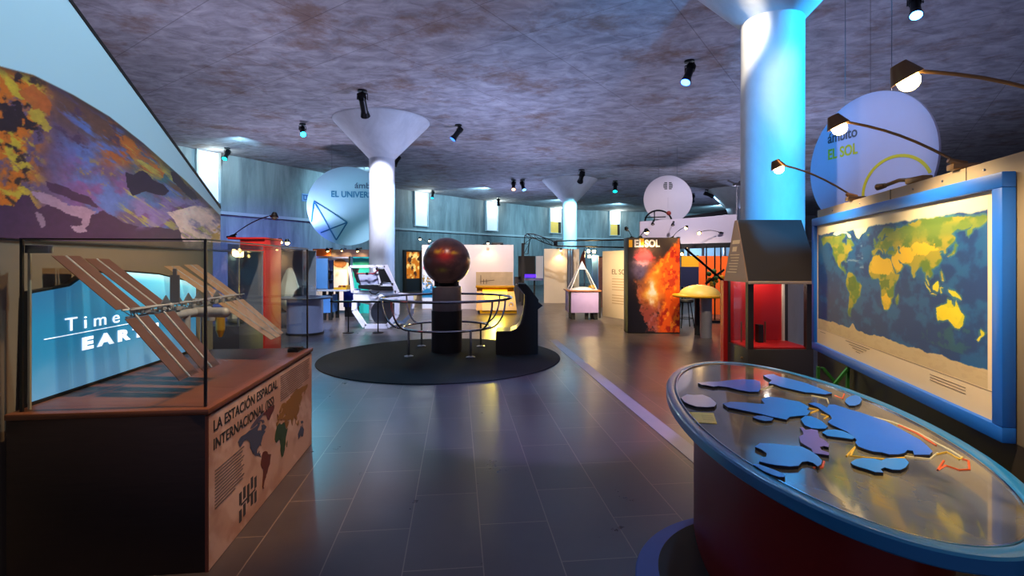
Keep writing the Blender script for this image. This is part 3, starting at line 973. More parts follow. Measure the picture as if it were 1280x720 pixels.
board = thing('exhibit_board', 'tall tan board partition carrying the framed world map', 'partition', BD0, BA)
TAN = mat('tan_board', (0.62, 0.53, 0.40), 0.6, 0, 0.06, 3)
BROWN = mat('brown_board', (0.24, 0.19, 0.15), 0.6, 0, 0.06, 3)
BL = bl(0.9)
part('upper_board', B().box(0, BL, 0.02, 0.10, 0.80, 2.0, 0.004), TAN, board)
part('lower_board', B().box(0, BL, 0.021, 0.099, 0.0, 0.80), BROWN, board)
for d in (3.16, 2.43):
    part('joint', B().box(bl(d) - 0.002, bl(d) + 0.002, 0.018, 0.022, 1.93, 2.0), INK, board)
for d in (4.1, 3.6, 2.9, 2.62, 2.3, 1.95):
    part('screw', B().sphere((bl(d), 0.019, 1.965), 0.006, 8), STEEL, board)

mf = thing('framed_world_map', 'blue framed satellite world map hanging on the tan board', 'map', BD0 + bu * bl(3.26) + Vector((0, 0, 0.80)), BA)
x0, x1, z0, z1, fw = bl(4.418) - bl(3.26), bl(2.10) - bl(3.26), 0.005, 1.125, 0.065
BLUEF = mat('blue_frame_paint', (0.08, 0.38, 0.76), 0.38, 0, 0.08, 4)
part('frame', B().box(x0, x1, -0.035, 0.015, z1 - fw, z1, 0.004).box(x0, x1, -0.035, 0.015, z0, z0 + fw, 0.004).box(x0, x0 + fw, -0.035, 0.015, z0 + fw, z1 - fw, 0.004).box(x1 - fw, x1, -0.035, 0.015, z0 + fw, z1 - fw, 0.004), BLUEF, mf)
part('backing', B().box(x0 + 0.02, x1 - 0.02, -0.010, 0.017, z0 + 0.02, z1 - 0.02), WHITE, mf)
ix0, ix1, iz0, iz1 = x0 + fw, x1 - fw, z0 + fw, z1 - fw
nu, nv = 600, 300
gx, gz = np.meshgrid(np.linspace(ix0, ix1, nu), np.linspace(iz0, iz1, nv))
u = (gx - ix0) / (ix1 - ix0)
v = (gz - iz0) / (iz1 - iz0)
mu = (u - 0.012) / 0.958
mv = (v - 0.13) / 0.855
lon, lat = -180 + 360 * mu, -88 + 176 * mv
lo2 = lon + 3.0 * (fbm(lon / 5, lat / 5, 1) - 0.5)
la2 = lat + 3.0 * (fbm(lon / 5, lat / 5, 2) - 0.5)
c = np.zeros(gx.shape + (3,)) + np.array((0.03, 0.20, 0.42))
c = mixc(c, (0.06, 0.32, 0.52), sstep(0.45, 0.65, fbm(lon / 22, lat / 18, 15)))
c = mixc(c, (0.52, 0.58, 0.66), sstep(0.56, 0.70, fbm(lon / 30, lat / 5, 18)) * inpoly(lon, lat, [(-90, 50), (-35, 55), (-30, 18), (-85, 20)]) * 0.8)
c = mixc(c, (0.15, 0.36, 0.38), sstep(0.46, 0.62, fbm(lon / 12, lat / 12, 19)) * inpoly(lon, lat, [(90, -34), (160, -38), (165, -64), (90, -60)]) * 0.7)
land = np.zeros(gx.shape, bool)
near = np.zeros(gx.shape, bool)
for nm, pl in LAND.items():
    land |= inpoly(lo2, la2, pl)
    for dx, dy in ((2.2, 0), (-2.2, 0), (0, 2), (0, -2)):
        near |= inpoly(lo2 + dx, la2 + dy, pl)
land &= ~inpoly(lo2, la2, CASPIAN)
c = mixc(c, (0.30, 0.50, 0.42), near * 0.6)
g = fbm(lon / 16, lat / 12, 25)
lc = np.zeros(gx.shape + (3,)) + np.array((0.62, 0.56, 0.16))
lc = mixc(lc, (0.36, 0.46, 0.16), sstep(0.42, 0.58, g))
lod, lad = lon + 16 * (fbm(lon / 12, lat / 12, 51, 6) - 0.5), lat + 14 * (fbm(lon / 12, lat / 12, 52, 6) - 0.5)
desert = inpoly(lod, lad, [(-20, 14), (-18, 34), (35, 34), (60, 48), (110, 48), (118, 38), (75, 34), (60, 22), (45, 12)]) | inpoly(lod, lad, [(110, -18), (150, -18), (148, -34), (114, -34)]) | inpoly(lod, lad, [(12, -16), (32, -18), (30, -34), (14, -30)])
lc = mixc(lc, (0.86, 0.68, 0.14), desert * sstep(0.30, 0.55, fbm(lon / 14, lat / 14, 27) + 0.1))
lc = mixc(lc, (0.30, 0.40, 0.14), (inpoly(lod, lad, [(-75, 5), (-52, 4), (-50, -12), (-70, -14)]) | inpoly(lod, lad, [(8, 6), (30, 5), (28, -8), (12, -6)])) * 0.8)
lc = mixc(lc, (0.44, 0.52, 0.20), sstep(50, 58, lat) * sstep(70, 64, lat) * 0.7)
lc = mixc(lc, (0.95, 0.84, 0.10), inpoly(lon, lat, [(90, 8), (160, 8), (180, -48), (105, -48)]) * 0.75)  # yellow lamp glare painted over Australia and the Indonesian islands
c = np.where(land[..., None], lc, c)
ice = inpoly(lo2, la2, LAND['green']) | inpoly(lo2, la2, LAND['arctic'])
c = mixc(c, (0.90, 0.86, 0.74), ice)
c = mixc(c, (0.90, 0.82, 0.66), sstep(0, 2.5, lat - 74 - 8 * (fbm(lon / 18, lat * 0 + 3, 31) - 0.5)))
ant = -71 + 9 * (fbm(lon / 20, lat * 0 + 1.5, 35) - 0.5) + 6 * np.exp(-((lon + 60) / 6) ** 2)
c = mixc(c, (0.80, 0.68, 0.50), sstep(0, 1.0, ant - lat))
c = mixc(c, (0.74, 0.60, 0.44), sstep(0, 2, ant - lat) * sstep(0.5, 0.6, fbm(lon / 9, lat / 4, 37)) * 0.35)
edge = (mu < 0) | (mu > 1) | (mv > 1) | (mv < 0)
c = np.where(edge[..., None], np.array((0.90, 0.78, 0.62)), c)
pr = grid_mesh('map_print', np.stack([gx, gx * 0 - 0.0115, gz], -1), c, painted_mat('map_paper', 0.5), mf)
b = B()
for k in range(4):
    b.box(ix0 + 0.62 + 0.06 * k, ix0 + 1.02 - 0.05 * k, -0.0128, -0.0118, iz0 + 0.105 - k * 0.017, iz0 + 0.109 - k * 0.017)
b.box(ix0 + 0.08, ix0 + 0.20, -0.0128, -0.0118, iz0 + 0.10, iz0 + 0.103)
for k in range(3):
    b.box(ix1 - 0.52, ix1 - 0.22, -0.0128, -0.0118, iz0 + 0.095 - k * 0.014, iz0 + 0.098 - k * 0.014)
b.box(ix0 + 0.01, ix1 - 0.01, -0.0128, -0.0118, iz0 + 0.123, iz0 + 0.1245)
part('caption_lines', b, mat('caption_ink', (0.52, 0.40, 0.30), 0.7), pr)

# lamps clipped on the top of the board
TOPZ = 2.0


def arm_lamp(name, base, head, label, group, power, ang=75, aim=None, lit=True, sc=1.0, metal=BRASS, warm=WARM):
    t = thing(name, label, 'lamp', base, 0, group)
    base, head = Vector(base), Vector(head)
    d = head - base
    hor = Vector((d.x, d.y, 0))
    hn = hor.normalized() if hor.length > 1e-4 else Vector((0, -1, 0))
    side = Vector((0, 0, 1)).cross(hn)
    b = B()
    M = Matrix.Translation(base) @ Matrix(((hn.x, side.x, 0, 0), (hn.y, side.y, 0, 0), (0, 0, 1, 0), (0, 0, 0, 1)))
    b.box(-0.06 * sc, 0.06 * sc, -0.03 * sc, 0.03 * sc, 0.0, 0.03 * sc, 0.006 * sc, M=M)
    b.cone(base + Vector((0, 0, 0.02 * sc)), base + d * 0.12 + Vector((0, 0, 0.02 * sc)), 0.026 * sc, 0.012 * sc, 12)
    part('clamp', b, metal, t, True)
    pts = []
    for k in range(9):
        f = k / 8
        pts.append(base + d * f + Vector((0, 0, 0.02 * sc + 0.10 * d.length * math.sin(PI * f) * 0.6)))
    part('arm', B().tube(pts, 0.007 * sc, 8), metal, t, True)
    aimv = (Vector(aim) - head).normalized() if aim is not None else Vector((0, 0, -1))
    hd = part('head', B().cone(head - aimv * 0.05 * sc, head + aimv * 0.012 * sc, 0.026 * sc, 0.055 * sc, 18), metal, t, True)
    part('bulb', B().sphere(head + aimv * 0.022 * sc, 0.036 * sc, 14), BULB if lit else mat('unlit_lens', (0.5, 0.45, 0.4), 0.3), hd, True)
    if lit and power:
        spot('arm_lamp_light', head + aimv * 0.07 * sc, head + aimv, power, warm, ang, 0.8, 0.04, t)
    return t


nb = Vector((-0.9708, 0.2398, 0))
for d, L, hz, lab in ((1.70, 0.56, 2.218, 'lit brass arm lamp nearest the viewer, its clamp out of view'), (2.505, 0.498, 2.258, 'lit brass arm lamp in front of the round sun sign'), (3.748, 0.469, 2.274, 'lit brass arm lamp in front of the blue column')):
    bp_ = Vector((1.533 + 0.247 * d, d, TOPZ)) - nb * 0.05
    hp = bp_ + nb * (L + 0.05)
    hp.z = hz
    tgt = Vector((1.533 + 0.247 * d, d, 1.15))
    arm_lamp('arm_lamp', bp_, hp, lab, 'arm lamps over the world map', 62, 110, tgt, True, 1.0, BRASS, (1.0, 0.80, 0.50))
    
d = 2.914
bp_ = Vector((1.533 + 0.247 * d, d, TOPZ)) - nb * 0.05
hp = bp_ + Vector((-0.05, 0.30, 0.02))
t = thing('folded_arm_lamp', 'unlit brass lamp clamp lying folded along the top of the tan board', 'lamp', bp_)
part('clamp', B().box(bp_.x - 0.03, bp_.x + 0.03, bp_.y - 0.07, bp_.y + 0.06, TOPZ, TOPZ + 0.035, 0.006), BRASS, t, True)
part('arm', B().tube([bp_ + Vector((0, 0, 0.02)), bp_ + Vector((0.03, 0.18, 0.045)), bp_ + Vector((0.03, 0.30, 0.03))], 0.012, 8), BRASS, t, True)
part('head', B().cone(bp_ + Vector((0.03, 0.30, 0.03)), bp_ + Vector((0.03, 0.36, 0.03)), 0.016, 0.022, 12), BRASS, t, True)

# green crossed trestle under the map
GREEN = mat('green_paint', (0.16, 0.42, 0.14), 0.45)
t = thing('crossed_trestle', 'green wooden trestle with crossed braces under the far end of the map', 'trestle', (2.335, 3.72, 0))
for x in (-0.115, 0.10):
    part('leg', B().box(x, x + 0.018, 0, 0.02, 0, 0.79), GREEN, t)
part('brace', B().poly([(-0.10, -0.02, 0.79), (-0.075, -0.02, 0.79), (0.10, -0.02, 0.58), (0.075, -0.02, 0.58)], (0, 0.018, 0)), GREEN, t)
part('brace', B().poly([(0.10, -0.04, 0.79), (0.075, -0.04, 0.79), (-0.10, -0.04, 0.58), (-0.075, -0.04, 0.58)], (0, 0.018, 0)), GREEN, t)
part('crossbar', B().box(-0.115, 0.118, 0.0, 0.02, 0.55, 0.58), GREEN, t)

# ------------------------------------------------------------------ RIGHT: oval table
TC = Vector((1.4076, 2.5931, 0))
TR = math.atan2(0.9896, 0.1438)          # long axis
TA, TB_ = 1.307, 0.575
TH = 0.80
table = thing('oval_table', 'oval exhibit table with blue rim, glossy map top and dark red base', 'table', TC, TR)
RED = mat('dark_red_paint', (0.42, 0.03, 0.045), 0.35, 0, 0.06)
k = 0.742
part('base', B().lathe([(0, 0), (1, 0), (1, TH - 0.05), (0, TH - 0.05)], seg=96, sx=TA * k, sy=TB_ * k), RED, table)
BLUER = mat('blue_rim_paint', (0.12, 0.44, 0.64), 0.28, 0, 0.08, coat=0.3)


def ell(s, z, n=120):
    """ellipse inset by s metres"""
    return [((TA - s) * math.cos(2 * PI * i / n), (TB_ - s) * math.sin(2 * PI * i / n), z) for i in range(n)]


b = B()
prof = [(0.058, TH - 0.05), (0.004, TH - 0.05), (0.0, TH - 0.045), (0.0, TH - 0.008), (0.006, TH - 0.001), (0.014, TH + 0.001), (0.044, TH + 0.001), (0.050, TH - 0.001), (0.054, TH - 0.006), (0.058, TH - 0.008)]
rings = [[b.bm.verts.new(q) for q in ell(s, z)] for s, z in prof]
n = 120
for i in range(len(rings)):
    a, c_ = rings[i], rings[(i + 1) % len(rings)]
    for j in range(n):
        b.bm.faces.new((a[j], a[(j + 1) % n], c_[(j + 1) % n], c_[j]))
bmesh.ops.recalc_face_normals(b.bm, faces=b.bm.faces[:])
part('rim', b, BLUER, table)
b = B()
prof = [(0.0585, TH - 0.010), (0.0585, TH - 0.0015), (0.064, TH - 0.0015), (0.064, TH - 0.010)]
rings = [[b.bm.verts.new(q) for q in ell(s, z)] for s, z in prof]
for i in range(4):
    a, c_ = rings[i], rings[(i + 1) % 4]
    for j in range(n):
        b.bm.faces.new((a[j], a[(j + 1) % n], c_[(j + 1) % n], c_[j]))
bmesh.ops.recalc_face_normals(b.bm, faces=b.bm.faces[:])
part('steel_edging', b, CHROME, table)
part('top_board', B().poly(ell(0.05, TH - 0.045), (0, 0, 0.030)), BLACK, table)
part('foot_plate', B().lathe([(0, 0.0005), (0.75, 0.0005), (0.755, 0.004), (0.75, 0.010), (0, 0.010)], (1.35, 2.38, 0), 96), mat('plate_blue', (0.05, 0.30, 0.66), 0.5), table, True)
part('plate_cover', B().lathe([(0, 0.0102), (0.665, 0.0102), (0.662, 0.0125), (0, 0.0125)], (1.385, 2.43, 0), 96), mat('plate_black', (0.06, 0.06, 0.06), 0.7), table, True)
# printed grey relief map under clear lacquer, polar grid
na, nr = 160, 60
th = np.linspace(0, 2 * PI, na)
rr_ = np.linspace(0.0, 1.0, nr)
R_, T_ = np.meshgrid(rr_, th)
gx = (TA - 0.056) * R_ * np.cos(T_)
gy = (TB_ - 0.056) * R_ * np.sin(T_)
c = np.zeros(gx.shape + (3,)) + np.array((0.40, 0.39, 0.39))
c = mixc(c, (0.30, 0.29, 0.28), sstep(0.42, 0.62, fbm(gx * 4, gy * 7, 4)))
c = mixc(c, (0.52, 0.47, 0.36), sstep(0.52, 0.68, fbm(gx * 5 + 4, gy * 5, 9)) * 0.7)
c = mixc(c, (0.55, 0.46, 0.20), sstep(0.60, 0.70, fbm(gx * 9, gy * 9, 13)) * 0.4)
grid_mesh('map_top', np.stack([gx, gy, gx * 0 + TH - 0.008], -1), c, painted_mat('table_print', 0.14, coat=0.8), table)


def tp(px_, py_, z):
    d_ = F * (H - z) / (py_ - HY)
    return Vector(((px_ - 640) / F * d_, d_, z))


def crop(pts):
    return [(820 + x / 2.572, 440 + y / 2.572) for x, y in pts]


YELL = mat('printed_yellow', (0.85, 0.68, 0.20), 0.4)
ORNG = mat('printed_orange', (0.85, 0.35, 0.15), 0.4)
PALE = mat('printed_cream', (0.80, 0.76, 0.62), 0.4)
zt_ = TH - 0.0070
for mt_, lst in ((YELL, [[(490, 180), (525, 186), (490, 198)], [(530, 200), (555, 206), (540, 216)], [(612, 335), (640, 305), (625, 335), (680, 340), (740, 345), (800, 340)], [(365, 146), (395, 150)], [(900, 330), (935, 322), (975, 345), (985, 338)]]),
                 (ORNG, [[(780, 235), (840, 262), (900, 300)], [(925, 350), (905, 380), (930, 365), (975, 380), (1008, 378), (1005, 350), (985, 345)], [(505, 372), (535, 372), (540, 352)], [(575, 140), (600, 150), (605, 135)]]),
                 (PALE, [[(700, 210), (760, 225), (840, 258), (900, 292), (950, 318), (985, 340)], [(330, 122), (350, 118), (385, 105)], [(500, 140), (550, 150), (555, 165)], [(800, 335), (880, 345), (905, 325)]])):
    for pl in lst:
        part('printed_outline', B().tube([tp(x, y, zt_) for x, y in crop(pl)], 0.004, 6), mt_, table, True)

PIECES = [
    ('slim blue puzzle piece tapering toward the far rim, beside the pale piece', (0.22, 0.44, 0.80), [(135, 100), (165, 96), (200, 96), (230, 92), (280, 88), (318, 90), (335, 96), (336, 118), (330, 128), (300, 128), (265, 122), (230, 113), (200, 110), (185, 112), (160, 107), (148, 106)]),
    ('blue puzzle piece with a hooked tip beside the far rim and the map board', (0.28, 0.52, 0.84), [(345, 76), (360, 73), (378, 72), (398, 80), (420, 84), (450, 92), (480, 100), (520, 115), (566, 133), (545, 137), (520, 134), (500, 131), (480, 130), (440, 121), (400, 112), (380, 104), (362, 101), (372, 91), (358, 84)]),
    ('pale whitish blue puzzle piece next to the yellow note', (0.62, 0.68, 0.88), [(80, 147), (100, 137), (120, 139), (150, 138), (175, 148), (195, 166), (188, 176), (165, 178), (130, 176), (105, 168), (90, 160)]),
    ('broad notched blue puzzle piece in mid table, beyond the purple one', (0.25, 0.52, 0.83), [(215, 166), (240, 161), (290, 163), (325, 167), (350, 168), (338, 152), (360, 145), (395, 147), (430, 155), (460, 160), (480, 170), (492, 178), (484, 186), (497, 190), (486, 204), (455, 206), (430, 209), (420, 218), (395, 213), (370, 208), (335, 199), (300, 192), (260, 184), (230, 178)]),
    ('tiny sliver shaped blue puzzle piece beside the broad notched one', (0.30, 0.48, 0.76), [(310, 210), (325, 206), (345, 206), (378, 214), (372, 221), (350, 222), (330, 218)]),
    ('small rounded blue puzzle piece wedged between the broad one and the purple one', (0.22, 0.50, 0.82), [(465, 217), (480, 206), (500, 208), (520, 216), (535, 225), (552, 240), (545, 247), (520, 247), (500, 245), (478, 236)]),
    ('purple puzzle piece shaped like a jagged bow', (0.42, 0.36, 0.66), [(462, 243), (472, 244), (480, 251), (500, 249), (520, 253), (522, 265), (526, 276), (545, 287), (556, 296), (555, 307), (540, 303), (527, 306), (532, 316), (557, 325), (556, 333), (530, 329), (506, 326), (500, 312), (482, 302), (465, 291), (460, 273), (474, 266), (472, 256)]),
    ('small slim blue puzzle piece tucked against the largest piece', (0.27, 0.53, 0.82), [(534, 259), (550, 251), (575, 250), (600, 255), (622, 264), (641, 276), (632, 281), (605, 277), (580, 274), (550, 270)]),
    ('largest blue puzzle piece lying toward the map board', (0.23, 0.45, 0.80), [(490, 166), (510, 163), (530, 168), (550, 180), (556, 170), (575, 170), (600, 178), (620, 185), (660, 196), (700, 210), (740, 224), (770, 240), (810, 262), (850, 284), (872, 303), (889, 320), (880, 331), (850, 331), (830, 331), (826, 318), (808, 316), (800, 325), (780, 330), (750, 330), (725, 323), (700, 321), (672, 313), (650, 304), (641, 292), (645, 284), (632, 270), (615, 257), (590, 246), (565, 235), (552, 226), (566, 215), (560, 204), (540, 192), (520, 178)]),
    ('rounded little blue puzzle piece by the rim under the map', (0.26, 0.52, 0.82), [(607, 160), (612, 150), (622, 144), (640, 140), (655, 144), (662, 154), (655, 167), (640, 173), (622, 173), (614, 167)]),
    ('pale blue puzzle piece with a hooked end at the near side of the table', (0.44, 0.58, 0.84), [(318, 305), (335, 294), (360, 295), (400, 298), (440, 303), (470, 306), (495, 318), (520, 335), (534, 350), (530, 362), (520, 369), (505, 357), (488, 352), (470, 354), (458, 367), (430, 369), (390, 365), (360, 360), (332, 352), (336, 341), (354, 338), (356, 327), (340, 315)]),
    ('narrow blade shaped blue puzzle piece along the near rim', (0.30, 0.50, 0.80), [(312, 362), (330, 362), (355, 371), (380, 380), (415, 395), (413, 403), (395, 402), (375, 396), (345, 383)]),
    ('two lobed light blue puzzle piece alone near the end of the table', (0.36, 0.58, 0.82), [(626, 356), (640, 347), (665, 342), (700, 344), (725, 350), (740, 343), (770, 342), (802, 344), (813, 357), (803, 372), (785, 380), (760, 379), (735, 372), (722, 378), (731, 388), (705, 387), (680, 378), (650, 370), (634, 364)]),
]
for lab, colr, pl in PIECES:
    z0_ = TH - 0.0078
    q = [tp(x, y, z0_ + 0.011) for x, y in crop(pl)]
    cen = sum(q, Vector()) / len(q)
    b = B().poly([Vector((v_.x, v_.y, z0_)) for v_ in q], (0, 0, 0.011))
    t = thing('puzzle_piece', lab, 'puzzle piece', (cen.x, cen.y, z0_), 0, 'puzzle pieces on the oval table')
    part('core', b, mat('piece_edge', (0.06, 0.07, 0.12), 0.5), t, True)
    colr = (colr[0] * 0.55, colr[1] * 0.90, min(1.0, colr[2] * 1.06)) if not lab.startswith(('purple', 'pale whitish')) else colr
    b = B().poly([Vector((v_.x, v_.y, z0_ + 0.0111)) for v_ in q], (0, 0, 0.0018))
    part('blue_face', b, mat('piece_%d%d%d' % tuple(int(255 * x) for x in colr), colr, 0.30, 0, 0.05, coat=0.3), t, True)
q = [tp(x, y, TH - 0.006) for x, y in crop([(107, 193), (185, 196), (196, 230), (126, 225)])]
cen = sum(q, Vector()) / 4
note = thing('yellow_note', 'yellow instruction card lying on the oval table near its rim', 'card', (cen.x, cen.y, TH - 0.0078))
part('card', B().poly([Vector((v_.x, v_.y, TH - 0.0076)) for v_ in q], (0, 0, 0.002)), mat('yellow_card', (0.93, 0.84, 0.36), 0.5, 0, 0.03), note, True)
b = B()
for k in range(4):
    a0 = q[0].lerp(q[3], 0.3 + 0.14 * k)
    a1 = q[1].lerp(q[2], 0.3 + 0.14 * k)
    b.tube([a0.lerp(a1, 0.42), a0.lerp(a1, 0.92)], 0.0011, 5)
part('print', b, mat('card_ink', (0.45, 0.36, 0.12), 0.7), note, True)
# ------------------------------------------------------------------ RIGHT: dark kiosk
KD, KB = 5.0, 5.52
kx0, kx1 = (935 - 640) / F * KD, (1017 - 640) / F * KD
kz = H - 25 / F * KD            # lower edge of the hood
ktop = H + 53 / F * KB
DARK = mat('kiosk_dark', (0.16, 0.14, 0.13), 0.5)
HOOD = mat('kiosk_hood', (0.13, 0.115, 0.11), 0.75)
ks = thing('peep_kiosk', 'dark viewing kiosk with sloping hood and red interior, between sun mural and map board', 'kiosk', ((kx0 + kx1) / 2, (KD + KB) / 2, 0))
part('lower_cabinet', B().box(kx0, kx1, KD, KB, 0, 0.70, 0.005), DARK, ks, True)
b = B()
pw = 0.055
for (xa, xb, ya, yb) in ((kx0, kx0 + pw, KD, KD + pw), (kx1 - pw * 1.2, kx1, KD, KD + pw), (kx1 - pw, kx1, KB - pw, KB), (kx0, kx0 + 0.02, KB - pw * 1.4, KB)):
    part('corner_post', B().box(xa, xb, ya, yb, 0.70, kz), DARK, ks, True)
point('added_kiosk_light', ((kx0 + kx1) / 2, (KD + KB) / 2, kz + 0.1), 6, (1.0, 0.85, 0.75), 0.05, ks)  # unseen light added under the hood to brighten the interior
part('red_edge', B().box(kx0 - 0.045, kx0 - 0.001, KB - 0.05, KB + 0.03, 0, kz), mat('bright_red', (0.80, 0.12, 0.10), 0.4), ks, True)
part('red_interior', B().box(kx0 + 0.03, kx0 + 0.60, KB - 0.03, KB, 0.70, kz), mat('interior_red', (0.74, 0.06, 0.06), 0.45), ks, True)
part('interior_board', B().box(kx0 + 0.60, kx1 - 0.02, KB - 0.045, KB - 0.01, 0.70, kz), mat('lilac_board', (0.62, 0.54, 0.68), 0.5), ks, True)
part('interior_strip', B().box(kx0 + 0.585, kx0 + 0.605, KB - 0.06, KB - 0.03, 0.70, kz), CREAM, ks, True)
part('interior_floor', B().box(kx0 + 0.02, kx1 - 0.02, KD + 0.02, KB - 0.02, 0.70, 0.715), mat('interior_red', (0.74, 0.06, 0.06), 0.45), ks, True)
for xx in (0.10, 0.35):
    part('small_rod', B().tube([(kx0 + xx, KB - 0.15, 0.715), (kx0 + xx, KB - 0.15, 0.93)], 0.008, 8), BRASS, ks, True)
part('dark_box', B().box(kx0 + 0.26, kx0 + 0.31, KB - 0.2, KB - 0.12, 0.715, 0.90), BLACK, ks, True)
part('front_glass', B().box(kx0 + pw, kx1 - pw * 1.2, KD + 0.02, KD + 0.026, 0.70, kz), GLASS, ks, True)
part('side_glass', B().box(kx0 + 0.01, kx0 + 0.016, KD + pw, KB - pw * 1.4, 0.70, kz), GLASS, ks, True)
xa, xb = (919 - 640) / F * KB, (998 - 640) / F * KB
b = B()
b.poly([(kx0, KD - 0.02, kz), (kx1 + 0.01, KD - 0.02, kz), (kx1 + 0.01, KD + 0.04, kz + 0.28), (xb + 0.02, KB - 0.02, ktop), (xa + 0.02, KB - 0.02, ktop)], (0, 0.03, 0))
bm = b.bm
part('hood_front', b, HOOD, ks, True)
apex = Vector((xa + 0.015, KB - 0.03, ktop - 0.005))
part('hood_side', B().poly([(kx0 + 0.001, KD - 0.01, kz), (kx0 + 0.001, KB + 0.02, kz), (apex.x, KB + 0.02, apex.z), (apex.x, apex.y, apex.z)], (-0.012, 0, 0)), mat('hood_side_bronze', (0.55, 0.45, 0.36), 0.5), ks, True)
part('hood_back', B().poly([(kx0 + 0.005, KB - 0.004, kz), (kx1, KB - 0.004, kz), (kx1, KB - 0.004, kz + 0.3), (xb, KB - 0.004, ktop - 0.02), (xa + 0.02, KB - 0.004, ktop - 0.02)], (0, 0.022, 0)), HOOD, ks, True)
part('hood_lip', B().box(kx0 - 0.005, kx1 + 0.01, KD - 0.035, KD - 0.012, kz - 0.016, kz + 0.012, 0.003), mat('lip_cream', (0.85, 0.76, 0.62), 0.4), ks, True)
b = B()
lean = (apex.x - kx0) / (apex.z - kz)


def onside(y0, y1, z0, z1):
    b.poly([(kx0 - 0.0115 + lean * (z0 - kz), y0, z0), (kx0 - 0.0115 + lean * (z0 - kz), y1, z0), (kx0 - 0.0115 + lean * (z1 - kz), y1, z1), (kx0 - 0.0115 + lean * (z1 - kz), y0, z1)], (-0.003, 0, 0))


for k in range(7):
    zz = kz + 0.27 - k * 0.030
    onside(KD + 0.27, KB - 0.03 - 0.02 * (k % 3), zz, zz + 0.009)
onside(KD + 0.36, KB - 0.06, kz + 0.31, kz + 0.36)
onside(KD + 0.32, KB - 0.03, kz + 0.39, kz + 0.43)
part('side_print', b, mat('print_cream', (0.85, 0.76, 0.6), 0.6), ks, True)
part('knob', B().sphere((kx0 - 0.015, KD + 0.1, 0.60), 0.014, 12), BRASS, ks, True)

# ------------------------------------------------------------------ round signs
SIGNM = mat('sign_lilac_white', (0.70, 0.70, 0.82), 0.5, 0, 0.03)
YSUN = mat('sun_yellow', (0.80, 0.74, 0.12), 0.5)


def disc_sign(name, label, cpx, cpy, d, r, yaw, ground, mt=None):
    c = P(cpx, cpy, d)
    t = thing(name, label, 'sign', (c.x, c.y, c.z), yaw, None)
    b = B()
    n = 72
    b.poly([(r * math.cos(2 * PI * k / n), 0, r * math.sin(2 * PI * k / n)) for k in range(n)], (0, 0.03, 0))
    part('disc', b, mt or SIGNM, t)
    return t, c


t, c = disc_sign('round_sun_sign', 'round lilac sign reading EL SOL with yellow sun arc, above the map board', 1083, 203, 6.15, 0.82, math.radians(-75), 0)
text('lettering', 'ámbito', 0.185, mat('sign_grey_ink', (0.35, 0.33, 0.36), 0.6), t, (-0.54, -0.004, 0.345), width=0.42, bold=0.003)
text('lettering', 'EL SOL', 0.185, YSUN, t, (-0.54, -0.004, 0.135), width=0.42, bold=0.004)
b = B()
R0, n = 0.42, 40
outer = [(0.36 + R0 * math.cos(a), -0.004, -0.40 + R0 * math.sin(a)) for a in np.linspace(0.38, PI + 0.12, n)]
inner = [(0.36 + (R0 - 0.035) * math.cos(a), -0.004, -0.40 + (R0 - 0.035) * math.sin(a)) for a in np.linspace(PI + 0.12, 0.38, n)]
for i in range(n - 1):
    b.poly([outer[i], outer[i + 1], inner[n - 2 - i], inner[n - 1 - i]], (0, 0.004, 0))
part('sun_arc', b, YSUN, t)
for s in (-0.3, 0.3):
    part('hanging_wire', B().tube([(s, 0.015, 0.74), (s, 0.015, CEIL - c.z)], 0.004, 6), STEEL, t)

SIGNB = mat('sign_blue_white', (0.55, 0.74, 0.80), 0.85, 0, 0.03)
TEAL = mat('sign_teal', (0.05, 0.42, 0.58), 0.5)
t, c = disc_sign('round_universe_sign', 'round blue sign reading EL UNIVERSO with teal polyhedron, half behind the white column', 435, 257.5, 16.4, 1.26, math.radians(9), 0, SIGNB)
S = 16.4 / F


def sg(x, y):
    return ((x - 435) * S, -0.006, (257.5 - y) * S)


text('lettering', 'ámbito', 0.26, mat('sign_slate_ink', (0.25, 0.35, 0.45), 0.6), t, sg(443, 235), width=0.80, bold=0.004)
text('lettering', 'EL UNIVERSO', 0.27, TEAL, t, sg(414.5, 246.5), width=1.45, bold=0.006)
b = B()
for a, e in (((394.5, 252.5), (391.5, 278)), ((394.5, 252.5), (434, 278)), ((394.5, 252.5), (421, 300)), ((434, 278), (421, 300)), ((434, 278), (402.5, 291)), ((391.5, 278), (421, 300))):
    if a == (391.5, 278):
        continue
    b.tube([sg(*a), sg(*e)], 0.022, 6)
part('polyhedron_drawing', b, TEAL, t)
for s in (-0.5, 0.5):
    part('hanging_wire', B().tube([(s, 0.015, 1.14), (s, 0.015, CEIL - c.z)], 0.006, 6), STEEL, t)

t, c = disc_sign('round_emblem_sign', 'round white hanging sign with small striped dark emblem, over the sloping canopy', 835, 249, 17.0, 0.79, math.radians(-6), 0, mat('sign_grey_white', (0.78, 0.76, 0.78), 0.5, 0, 0.03))
S = 17.0 / F
b = B()
for sgn in (-1, 1):
    for k in range(5):
        z = 0.10 - 0.05 * k
        hw = math.sqrt(max(0.0, 0.155 ** 2 - z ** 2))
        b.box(min(sgn * 0.025, sgn * hw), max(sgn * 0.025, sgn * hw), -0.006, 0.0, 0.445 + z - 0.017, 0.445 + z + 0.017)
part('emblem', b, mat('emblem_green_black', (0.14, 0.18, 0.15), 0.6), t)
part('sign_seam', B().box(-0.004, 0.004, -0.004, 0.0, -0.30, 0.05), mat('seam_grey', (0.6, 0.6, 0.62), 0.6), t)
for s in (-0.3, 0.3):
    part('hanging_wire', B().tube([(s, 0.015, 0.72), (s, 0.015, CEIL - c.z)], 0.006, 6), STEEL, t)

